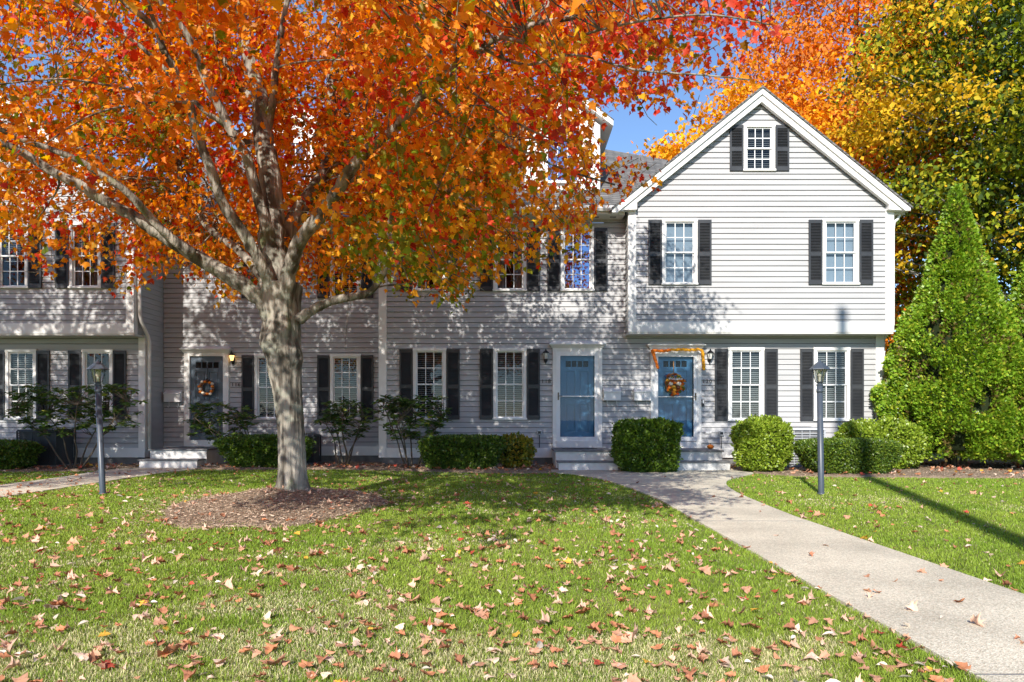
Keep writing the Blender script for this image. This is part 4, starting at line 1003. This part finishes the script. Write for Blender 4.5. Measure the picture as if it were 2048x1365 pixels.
# ------------------------------------------------------------------ background trees
diamond = np.array([(0, 0, 0), (.33, .4, .06), (0, 1, -.05), (-.33, .4, .06)]); dtri = np.array([(0, 1, 2), (0, 2, 3)])
def bg_tree(name, label, x, y, h, rx, rz, cz, pal, weights, ncl, nleaf, size, seed, trunk=.25, flat=.5, side=0):
    rs = np.random.RandomState(seed); t = empty(name, (x, y, 0), label, 'tree', 'autumn trees behind the houses')
    g = MB(); g.tube([(x, y, -.2), (x+.1, y, h*.25), (x-.1, y, h*.5), (x, y, h*.92)], [trunk, trunk*.8, trunk*.5, .04], 10, .08)
    cent = []
    for k in range(ncl):
        v = rs.randn(3); v /= np.linalg.norm(v); v *= rs.rand()**.40
        c = np.array([x, y, cz])+v*np.array([rx, rx*.9, rz]); c += rs.randn(3)*.3; cent.append(c)
        if k % 9 == 0:
            zb = max(h*.18, c[2]-1.2-rs.rand()*1.5); mid = (np.array([x, y, zb])+c)/2+np.array([0, 0, .3])
            g.tube([(x, y, zb), tuple(mid), tuple(c)], [trunk*.28, trunk*.15, .02], 6, 0, False)
    g.link('trunk', M['bark'], t, smooth=True)
    cent = np.array(cent); n = ncl*nleaf; cc = np.repeat(cent, nleaf, 0)
    p = cc+rs.randn(n, 3)*np.array([.55, .55, .28])*flat*1.6
    d = rs.randn(n, 3)*.8+np.array([0, -.1, -.5]); nn = rs.randn(n, 3)*.6+np.array([-.1, -.4, .7])
    f = noise2(cent[:, 0]+cent[:, 1]*.3, cent[:, 2], .45, seed)*(.62 if side else 1)+(side*(1-np.clip((cent[:, 0]-x)/rx*.8+.62, 0, 1))*.48 if side else 0); f = np.repeat(f, nleaf)
    pal = np.array(pal); w = np.array(weights); ci = (np.clip(f*1.25-.12+rs.randn(n)*.11, 0, .999)*len(pal)).astype(int)
    c = pal[ci]*rs.uniform(.65, 1.3, (n, 1))
    V, T, C = scatter(diamond, dtri, p, frames(d, nn), size*rs.uniform(.7, 1.3, n), c)
    npmesh('crown', V, T, M['bgleaf'], t, C)
YEL, ORG, GRN, DGR, RUS = (.86, .46, .02), (.80, .25, .02), (.26, .32, .02), (.04, .07, .015), (.48, .16, .04)
bg_tree('maple_tree', 'golden yellow tree rising behind the gable roof peak', 10.4, 31, 17, 4.2, 5.2, 10.3, [YEL, YEL, (.66, .26, .02), YEL], (1,), 330, 60, .24, 3)
bg_tree('maple_tree', 'tall rusty orange tree behind the gable right slope', 15.9, 33, 24, 6.6, 9.5, 14.0, [ORG, (.56, .2, .04), ORG, (.82, .36, .03)], (1,), 800, 70, .22, 4)
bg_tree('maple_tree', 'green and yellow tree towering over the conical evergreen', 17.4, 24, 20, 6.0, 7.6, 11.0, [DGR, DGR, (.07, .11, .018), GRN, DGR, (.12, .17, .02), GRN, (.34, .32, .02), DGR, (.60, .46, .03), (.66, .40, .02)], (1,), 1000, 75, .18, 5, flat=.45, side=1)
bg_tree('maple_tree', 'low brown orange tree between the house corner and evergreen', 14.2, 30, 9, 3.4, 3.6, 4.6, [RUS, GRN, ORG, DGR], (1,), 230, 55, .22, 6)
bg_tree('maple_tree', 'small yellow treetop showing just over the shingle roof', 7.6, 36, 12, 2.3, 2.6, 12.2, [YEL, ORG], (1,), 80, 50, .24, 9)
bg_tree('maple_tree', 'shaded green tree at the far right edge behind evergreen', 21.5, 22, 12, 4.6, 5.2, 5.6, [DGR, GRN, DGR, (.3, .28, .02)], (1,), 340, 55, .22, 12)

# ------------------------------------------------------------------ arborvitae, hedges, shrubs
def arborvitae(x, y, h, r, label, n, seed):
    rs = np.random.RandomState(seed); t = empty('arborvitae', (x, y, 0), label, 'evergreen')
    g = MB()
    for k in range(5): a = k*1.3; g.tube([(x+.1*math.cos(a), y+.1*math.sin(a), -.1), (x+.28*math.cos(a), y+.28*math.sin(a), .7), (x+.2*math.cos(a), y+.2*math.sin(a), h*.5)], [.07, .05, .02], 7)
    g.link('trunk', M['stem'], t)
    prof = lambda u: r*np.interp(u, [0, .06, .2, .4, .62, .8, .93, 1], [.80, .97, 1.0, .86, .46, .25, .12, .015])
    g = MB(); g.lathe((x, y, 0), [(float(prof(u))*.70+.01, u*h*.97) for u in np.linspace(.07, 1, 18)], 24); g.link('shade_core', M['core'], t, smooth=True)  # solid dark body, painted shade for the gaps between sprays
    u = 1-np.sqrt(rs.rand(n)); u = .035+.965*u; a = rs.rand(n)*6.283
    l1 = noise2(a*1.9+40, u*6-.5*np.sin(a*3), 1.0, seed); l2 = noise2(a*4.5+10, u*19, 1.0, seed+1); l3 = noise2(a*11+3, u*42, 1.0, seed+2)
    keep = (l2*.5+l3*.5+l1*.25) > .42; u, a, l1, l2, l3 = u[keep], a[keep], l1[keep], l2[keep], l3[keep]; n = len(u)
    bot = np.where(u < .12, .62+.5*noise2(a*3, u, 1, 8), 1)
    rr = prof(u)*(.66+l1*.28+l2*.17+l3*.09)*bot+(l2-.5)*.12-np.abs(rs.randn(n))*.06
    dirv = np.column_stack([np.cos(a), np.sin(a), np.zeros(n)])
    p = np.array([x, y, 0])+dirv*rr[:, None]; p[:, 2] = u*h+rs.randn(n)*.03+.05
    d = dirv*.8+rs.randn(n, 3)*.45+np.array([0, 0, .35]); nn = np.column_stack([-dirv[:, 1], dirv[:, 0], np.zeros(n)])*.5+rs.randn(n, 3)*.6+np.array([0, 0, .5])
    c = np.array([(.20, .34, .024)])*rs.uniform(.6, 1.35, (n, 1)); yl = rs.rand(n) < .22; c[yl] = np.array([.40, .46, .04])*rs.uniform(.7, 1.2, (yl.sum(), 1))
    br_ = (l2 < .34) & (rs.rand(n) < .35); c[br_] = np.array([.20, .14, .05])*rs.uniform(.6, 1.2, (br_.sum(), 1))
    fan = np.array([(0, 0, 0), (.22, .35, .03), (.30, .72, -.02), (.06, .62, .03), (0, 1, -.03), (-.08, .66, .03), (-.30, .70, -.02), (-.20, .33, .02)])
    ft = np.array([(0, 1, 2), (0, 2, 3), (0, 3, 4), (0, 4, 5), (0, 5, 6), (0, 6, 7)])
    V, T, C = scatter(fan, ft, p, frames(d, nn), rs.uniform(.05, .115, n), c)
    npmesh('foliage', V, T, M['bushleaf'], t, C)
arborvitae(10.2, 16.4, 6.5, 1.66, 'tall bright green conical evergreen at the right house corner', 95000, 31)
arborvitae(11.9, 15.9, 5.3, 1.95, 'shorter evergreen merging into the conical one at right edge', 75000, 37)

def bush(name, cat, label, c, r, n, size, cols, seed, shape='round', group=None, tall=False, noise=.14):
    n = int(n*(2.0 if shape == 'hedge' else 1.2))
    rs = np.random.RandomState(seed); x, y, _ = c; t = empty(name, (x, y, 0), label, cat, group)
    v = rs.randn(n, 3); v /= np.linalg.norm(v, axis=1)[:, None]
    if shape == 'hedge':
        s = rs.rand(n, 3)*2-1; fx_ = rs.choice(3, n, p=[.3, .35, .35]); s[np.arange(n), fx_] = np.sign(s[np.arange(n), fx_])
        s /= (np.abs(s)**5).sum(1)[:, None]**.2; v2 = s; v = s/np.linalg.norm(s, axis=1)[:, None]
    else:
        s = np.sign(v)*np.abs(v)**.8; v2 = s/((np.abs(s)**2.6).sum(1)**(1/2.6))[:, None]
    h = r[2]
    az = np.arctan2(v[:, 1], v[:, 0]); lump = 1+noise*(noise2(az*2+5, v[:, 2]*3, 1.2, seed)-.5)+noise*.8*(noise2(az*6, v[:, 2]*8, 1.0, seed+3)-.5)
    dep = 1-np.abs(rs.randn(n))*.06
    p = v2*lump[:, None]*dep[:, None]; tt = (p[:, 2]+1)/2
    if tall: k = .90+.10*np.clip(tt*2, 0, 1)
    elif shape == 'hedge': k = .74+.26*np.clip(tt*1.35, 0, 1)
    else: k = np.ones(n)
    stray = rs.rand(n) < .035; p[stray] *= rs.uniform(1.0, 1.13, (stray.sum(), 1))
    P_ = np.column_stack([x+p[:, 0]*r[0]*k, y+p[:, 1]*r[1]*k, c[2]+h*tt*2])
    P_[:, 2] = np.maximum(P_[:, 2], .03)
    d = v*.7+rs.randn(n, 3)*.55+np.array([0, 0, .25]); nn = v*.7+rs.randn(n, 3)*.6+np.array([0, 0, .3])
    cc = np.array(cols)[rs.randint(0, len(cols), n)]*rs.uniform(.6, 1.3, (n, 1))
    V, T, C = scatter(diamond, dtri, P_, frames(d, nn), size*rs.uniform(.7, 1.3, n), cc)
    npmesh('foliage', V, T, M['bushleaf'], t, C)
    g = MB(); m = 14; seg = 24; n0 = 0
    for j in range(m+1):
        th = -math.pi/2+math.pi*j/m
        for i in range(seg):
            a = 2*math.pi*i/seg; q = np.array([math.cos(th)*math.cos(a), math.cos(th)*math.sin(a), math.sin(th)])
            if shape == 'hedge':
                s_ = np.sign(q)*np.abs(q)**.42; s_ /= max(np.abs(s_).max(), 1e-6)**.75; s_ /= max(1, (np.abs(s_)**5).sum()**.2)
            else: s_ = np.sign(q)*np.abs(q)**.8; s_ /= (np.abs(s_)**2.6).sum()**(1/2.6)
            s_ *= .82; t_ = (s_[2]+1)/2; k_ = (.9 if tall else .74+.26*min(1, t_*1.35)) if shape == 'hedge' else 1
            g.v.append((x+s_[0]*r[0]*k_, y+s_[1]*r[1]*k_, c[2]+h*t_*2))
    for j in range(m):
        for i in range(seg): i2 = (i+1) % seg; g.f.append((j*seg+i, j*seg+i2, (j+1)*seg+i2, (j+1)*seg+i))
    g.link('shade_core', M['core'], t, smooth=True)  # solid dark filler under the leaves, its colour painted as inner shade
    g = MB()
    for k in range(4): a = k*1.6; g.tube([(x+.08*math.cos(a), y+.08*math.sin(a), -.05), (x+r[0]*.3*math.cos(a), y+r[1]*.3*math.sin(a), c[2]+h*.8)], [.025, .015], 6)
    g.link('stem', M['stem'], t)
BOX = [(.10, .18, .018), (.16, .26, .02), (.06, .11, .015)]; YEW = [(.08, .15, .02), (.15, .23, .025), (.05, .09, .015)]; LIME = [(.24, .34, .025), (.17, .26, .02), (.30, .38, .04)]
bush('hedge_shrub', 'shrub', 'flat topped clipped yew below the windows of 118', (-1.10, 15.65, .03), (.92, .55, .345), 16000, .055, YEW, 41, 'hedge', 'clipped shrubs along the house')
bush('hedge_shrub', 'shrub', 'clipped dark boxwood between the two white doorsteps', (2.82, 15.0, .02), (.635, .50, .52), 17000, .055, BOX, 42, 'hedge', 'clipped shrubs along the house', tall=True, noise=.22)
bush('hedge_shrub', 'shrub', 'rounded light green boxwood right of the garland doorstep', (5.22, 14.95, .0), (.545, .52, .565), 17000, .055, LIME, 43, 'round', 'clipped shrubs along the house', noise=.2)
bush('hedge_shrub', 'shrub', 'wide smooth cup shaped yew behind the right lamp post', (6.73, 14.35, .02), (.93, .62, .34), 22000, .040, YEW+[(.16, .22, .02)], 44, 'hedge', 'clipped shrubs along the house', noise=.05)
bush('hedge_shrub', 'shrub', 'loose light green shrub in front of the right corner board', (8.0, 15.6, .0), (.85, .6, .53), 16000, .06, LIME, 45, 'round', 'clipped shrubs along the house', noise=.25)
bush('hedge_shrub', 'shrub', 'flat topped yew just left of the maple trunk', (-5.55, 16.15, .03), (.97, .5, .345), 15000, .055, YEW, 46, 'hedge', 'clipped shrubs along the house')
bush('hedge_shrub', 'shrub', 'dark shaded hedge at the far left edge', (-11.3, 15.4, .02), (1.0, .45, .31), 12000, .055, YEW, 47, 'hedge', 'clipped shrubs along the house')
bush('small_shrub', 'shrub', 'small yellow leaved shrub beside the clipped yew of 118', (.08, 15.9, .05), (.33, .28, .33), 2600, .075, [(.30, .27, .03), (.14, .19, .02), (.4, .3, .03)], 48, 'round', noise=.5)
def rhodo(x, y, rx, h, label, ncl, seed, lean=0):
    rs = np.random.RandomState(seed); t = empty('rhododendron', (x, y, 0), label, 'shrub', 'open branching rhododendrons by the wall')
    g = MB(); P_, D_, N_ = [], [], []
    stems = []
    for k in range(6):
        a = k*1.05+rs.rand(); b = np.array([x+.10*math.cos(a), y+.08*math.sin(a), -.03]); m_ = b+np.array([math.cos(a)*rx*.35, math.sin(a)*.2, h*.42]); e = b+np.array([math.cos(a)*rx*.75+lean, math.sin(a)*.35, h*rs.uniform(.62, .85)])
        g.tube([tuple(q) for q in spline([b, (b+m_)/2+rs.randn(3)*.03, m_, e], 4)], [.024-.0012*i for i in range(13)], 6); stems += [m_, e, (m_+e)/2]
    for k in range(ncl):
        a = rs.rand()*6.28; rr = math.sqrt(rs.rand()); z = h*(.42+.58*rs.rand()**.8); wd = rx*(.55+.45*math.sin(math.pi*min(1, (z/h-.35)*1.2)))
        c = np.array([x+lean+rr*wd*math.cos(a), y+rr*.42*math.sin(a), z])
        s = stems[int(np.argmin([np.linalg.norm(q-c) for q in stems]))]; g.tube([tuple(s), tuple((s+c)/2+rs.randn(3)*.03), tuple(c)], [.009, .006, .004], 5, 0, False)
        nl = rs.randint(8, 14)
        for i in range(nl):
            b = 2*math.pi*i/nl+rs.rand()*.4; d = np.array([math.cos(b), math.sin(b), rs.uniform(-.45, .45)]); P_.append(c+rs.randn(3)*.01); D_.append(d); N_.append(np.array([0, 0, 1])+rs.randn(3)*.3)
    g.link('stem', M['stem'], t, smooth=True)
    lf = np.array([(0, 0, 0), (.13, .25, .02), (.18, .6, 0), (0, 1, -.08), (-.18, .6, 0), (-.13, .25, .02)]); lt = np.array([(0, 1, 2), (0, 2, 3), (0, 3, 4), (0, 4, 5)]); n = len(P_)
    cc = np.array([(.09, .17, .03), (.13, .22, .04), (.06, .11, .02), (.28, .32, .05)])[rs.choice(4, n, p=[.4, .3, .2, .1])]*rs.uniform(.7, 1.3, (n, 1))
    V, T, C = scatter(lf, lt, np.array(P_), frames(np.array(D_), np.array(N_)), rs.uniform(.11, .19, n), cc); npmesh('foliage', V, T, M['bushleaf'], t, C)
rhodo(-9.55, 15.6, 1.55, 1.85, 'large rhododendron under the left windows behind the tilted post', 190, 51)
rhodo(-6.55, 16.9, .85, 1.50, 'rhododendron in front of the slate blue door', 95, 52, -.35)
rhodo(-3.95, 16.9, .65, 1.55, 'rhododendron just right of the maple trunk', 95, 53)
rhodo(-2.25, 16.0, .85, 1.62, 'rhododendron under the leftmost window of 118', 150, 54)

# ------------------------------------------------------------------ grass
def on_lawn(x, y):
    j = .03*(noise2(x, y, 9, 2)-.5)
    return ~(inpoly(x+j, y, PATH_RS) | inpoly(x+j, y, PATH_LS) | inpoly(x, y, BED) | inpoly(x+.6*(noise2(x, y, 4, 51)-.5)+.22*R.randn(len(x)), y+.8*(noise2(x, y, 3, 52)-.5)+.28*R.randn(len(x)), RING))
n = 720000
Yg = 2.0*(15.8/2.0)**R.rand(n); Xg = (R.rand(n)*2-1)*(.78*Yg+2.2)
k = on_lawn(Xg, Yg); Xg, Yg = Xg[k], Yg[k]; n = len(Xg)
dry = noise2(Xg, Yg, .9, 31)*.6+noise2(Xg, Yg, 3.1, 32)*.4; near = np.clip((7-Yg)/4, 0, 1); near = near*np.where(Xg > 3, .2, 1); dry = dry-np.where(Xg > 3, .10, 0)
straw = R.rand(n) < np.clip((dry-.47)*3.2*(.35+near*.8), .05, .72)
tuft = noise2(Xg, Yg, 7, 33)
lawn_cols = np.where(straw[:, None], np.array([[.74, .67, .38]]), np.array([[.215, .335, .035]]))
yy = noise2(Xg, Yg, 1.7, 35)[:, None]; lawn_cols = lawn_cols*(1-.45*yy*(~straw[:, None]))+yy*(~straw[:, None])*.45*np.array([[.42, .48, .08]])
lawn_cols = lawn_cols*R.uniform(.6, 1.3, (n, 1))
hgt = (.013+.016*R.rand(n)+.013*tuft)*np.where(straw, .7, 1); wid = np.maximum(.0024, .00095*Yg)*R.uniform(.7, 1.3, n)
az = R.rand(n)*6.28; ln_ = R.uniform(.1, .9, n)*hgt; la = R.rand(n)*6.28
sxv = np.column_stack([np.cos(az), np.sin(az), np.zeros(n)])*wid[:, None]*.5; lean = np.column_stack([np.cos(la), np.sin(la), np.zeros(n)])*ln_[:, None]
b = np.column_stack([Xg, Yg, np.zeros(n)-.002]); up = np.array([0, 0, 1.])
v0, v1 = b-sxv, b+sxv; m_ = b+lean*.35+up*(hgt*.6)[:, None]; v2, v3 = m_+sxv*.8, m_-sxv*.8; v4 = b+lean+up*hgt[:, None]
V = np.stack([v0, v1, v2, v3, v4], 1).reshape(-1, 3); i = np.arange(n)[:, None, None]*5
T = (np.array([(0, 1, 2), (0, 2, 3), (3, 2, 4)])[None]+i).reshape(-1, 3)
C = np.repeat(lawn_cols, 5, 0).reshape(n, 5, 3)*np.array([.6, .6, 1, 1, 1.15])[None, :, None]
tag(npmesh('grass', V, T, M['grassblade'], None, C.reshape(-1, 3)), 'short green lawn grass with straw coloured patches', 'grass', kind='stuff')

# ------------------------------------------------------------------ mulch chips
n = 34000; x = R.uniform(-14, 14, n); y = R.uniform(12.8, 17, n); x2 = R.uniform(-4.8, -1.1, 22000); y2 = R.uniform(6.8, 11.3, 22000); x = np.append(x, x2); y = np.append(y, y2)
k = inpoly(x, y, BED) | inpoly(x+.22*R.randn(len(x)), y+.28*R.randn(len(x)), RING); x, y = x[k], y[k]; n = len(x)
z = .03+.03*noise2(x, y, 5, 3)+height(x, y); chip = np.array([(-.12, 0, 0), (.12, .05, .02), (.15, 1, 0), (-.1, .9, .03)])
V, T, C = scatter(chip, dtri, np.column_stack([x, y, z]), frames(rnd(n)*np.array([1, 1, .15]), rnd(n, .35)+np.array([0, 0, 1])), R.uniform(.018, .045, n), np.array([(.52, .39, .28), (.36, .26, .18), (.60, .48, .36), (.20, .145, .105)])[R.randint(0, 4, n)])
tag(npmesh('mulch_chips', V, T, M['chip'], None, C), 'brown shredded bark mulch chips around the tree and beds', 'mulch', kind='stuff')

# ------------------------------------------------------------------ fallen leaves
oval = [(0, 0), (.14, .12), (.24, .35), (.22, .6), (.10, .85), (0, 1), (-.10, .85), (-.22, .6), (-.24, .35), (-.14, .12)]
def oval_leaf(curl, seed):
    o = np.array(oval); c = np.array([[0, .45]]); n = len(o); p = np.vstack([c, c+(o-c)*.55, o]); T = [(0, 1+i, 1+(i+1) % n) for i in range(n)]
    for i in range(n): j = (i+1) % n; T += [(1+i, 1+n+i, 1+n+j), (1+i, 1+n+j, 1+j)]
    rs = np.random.RandomState(seed); z = curl*np.abs(p[:, 0])**1.2*2+.05*(rs.rand(len(p))-.5)-.2*curl*(p[:, 1]-.5)**2
    return np.column_stack([p, z]), np.array(T)
KINDS_L = [  # shape, colour, label
 (maple(.45, 61, .16, True), (.60, .32, .20), 'tan curled maple leaf fallen on the lawn'),
 (maple(.5, 62, .20, True), (.52, .22, .11), 'rust brown maple leaf fallen on the lawn'),
 (maple(-.6, 63, .20, True), (.74, .55, .42), 'pale buff maple leaf fallen on the lawn'),
 (oval_leaf(.5, 64), (.70, .60, .49), 'pale cream oval leaf fallen on the lawn'),
 (maple(.4, 65, .14, True), (.46, .08, .05), 'red maple leaf fallen on the lawn'),
 (maple(.3, 66, .12, True), (.72, .40, .06), 'yellow maple leaf fallen on the lawn'),
 (maple(1.3, 67, .30, True), (.42, .18, .10), 'crumpled dark brown leaf fallen on the lawn'),
 (oval_leaf(-.8, 68), (.50, .25, .14), 'folded tan oval leaf fallen on the lawn'),
 (maple(1.4, 69, .26, True), (.72, .46, .33), 'tightly curled light tan leaf fallen on the lawn'),
]
kp = np.array([.24, .17, .13, .08, .03, .02, .12, .08, .13])
NF = 5600
Yf = 2.4*(15.6/2.4)**(R.rand(NF)**.85); Xf = (R.rand(NF)*2-1)*(.78*Yf+.6)
# a few gather in drifts
cen = R.randint(0, NF, NF); gz = R.rand(NF) < .55; Xf[gz] = Xf[cen][gz]+R.randn(gz.sum())*.2; Yf[gz] = Yf[cen][gz]+R.randn(gz.sum())*.11
dens = np.where(Xf > 3.2, .45, 1.0); inP = inpoly(Xf, Yf, PATH_RS) | inpoly(Xf, Yf, PATH_LS); dens = np.where(inP, .06, dens)
dens = np.where(inpoly(Xf, Yf, PATH_LS) | (Xf < -5.5), 1.0, dens*.85); inR = inpoly(Xf, Yf, RING); dens = np.where(inR, .45, dens)
k = R.rand(NF) < dens; Xf, Yf, inP, inR = Xf[k], Yf[k], inP[k], inR[k]; NF = len(Xf)
size = R.uniform(.024, .072, NF)*np.where(R.rand(NF) < .14, 1.45, 1); kind = R.choice(9, NF, p=kp)
zf = np.where(inP, .030, .020+.010*R.rand(NF)); zf = np.where(inR, height(Xf, Yf)+.06, zf)
order = np.argsort(Yf); vis = np.array([i for i in order if abs(Xf[i]) < .72*Yf[i]+.1 and Yf[i] > 2.85])
single = set(vis[:300].tolist()); rest = np.array([i for i in range(NF) if i not in single])
protos = []
for (sh, tr), col, lab in KINDS_L:
    cs = []
    for v in range(3):
        c = np.repeat(np.array([col])*[1.0, .8, 1.18][v], len(sh), 0); c = c*(.9+.2*np.random.RandomState(v).rand(len(sh), 1)); s2 = sh.copy(); s2[:, 1] -= .4
        me_o = npmesh('fallen_leaf', s2, tr, M['dryleaf'], None, c); cs.append(me_o.data); bpy.data.objects.remove(me_o)
    protos.append(cs)
for i in sorted(single):
    me = protos[kind[i]][R.randint(0, 3)]; o = bpy.data.objects.new('fallen_leaf', me); COL.objects.link(o)
    o.location = (Xf[i], Yf[i], zf[i]); s = size[i]; o.scale = (s, s, s*R.uniform(.7, 1.2)); o.rotation_euler = (R.randn()*.25, R.randn()*.25, R.rand()*6.28)
    lab = KINDS_L[kind[i]][2]
    if inP[i]: lab = lab.replace('on the lawn', 'on the concrete path')
    elif inR[i]: lab = lab.replace('on the lawn', 'on the mulch')
    tag(o, lab, 'leaf', 'fallen leaves scattered in the foreground')
Vs, Ts, Cs, off = [], [], [], 0
def add_leaves(xx, yy, zz, ss, kk, tilt=.35):
    global off
    for q, ((sh, tr), col, lab) in enumerate(KINDS_L):
        m_ = kk == q; c = m_.sum()
        if not c: continue
        s2 = sh.copy(); s2[:, 1] -= .4
        a = R.rand(c)*6.28; d = np.column_stack([np.cos(a), np.sin(a), R.randn(c)*.3]); nn = np.column_stack([R.randn(c)*tilt, R.randn(c)*tilt, np.ones(c)])
        V, T, C = scatter(s2, tr, np.column_stack([xx[m_], yy[m_], zz[m_]]), frames(d, nn), ss[m_], np.array([col])*R.uniform(.75, 1.25, (c, 1))); Vs.append(V); Ts.append(T+off); Cs.append(C); off += len(V)
add_leaves(Xf[rest], Yf[rest], zf[rest], size[rest], kind[rest])
n = 2600; x = R.uniform(-13, 14, n); y = R.uniform(12.8, 16.9, n); k = inpoly(x, y, BED) & ((x < 1) | (R.rand(n) < .5)); x, y = x[k], y[k]; n = len(x)
add_leaves(x, y, .06+.02*R.rand(n), R.uniform(.05, .11, n), R.choice(9, n, p=[.22, .26, .1, .06, .08, .08, .12, .04, .04]), .5)
tag(npmesh('leaf_litter', np.vstack(Vs), np.vstack(Ts), M['dryleaf'], None, np.vstack(Cs)), 'dry tan and rust leaves strewn over lawn and beds farther back', 'leaf litter', kind='stuff')
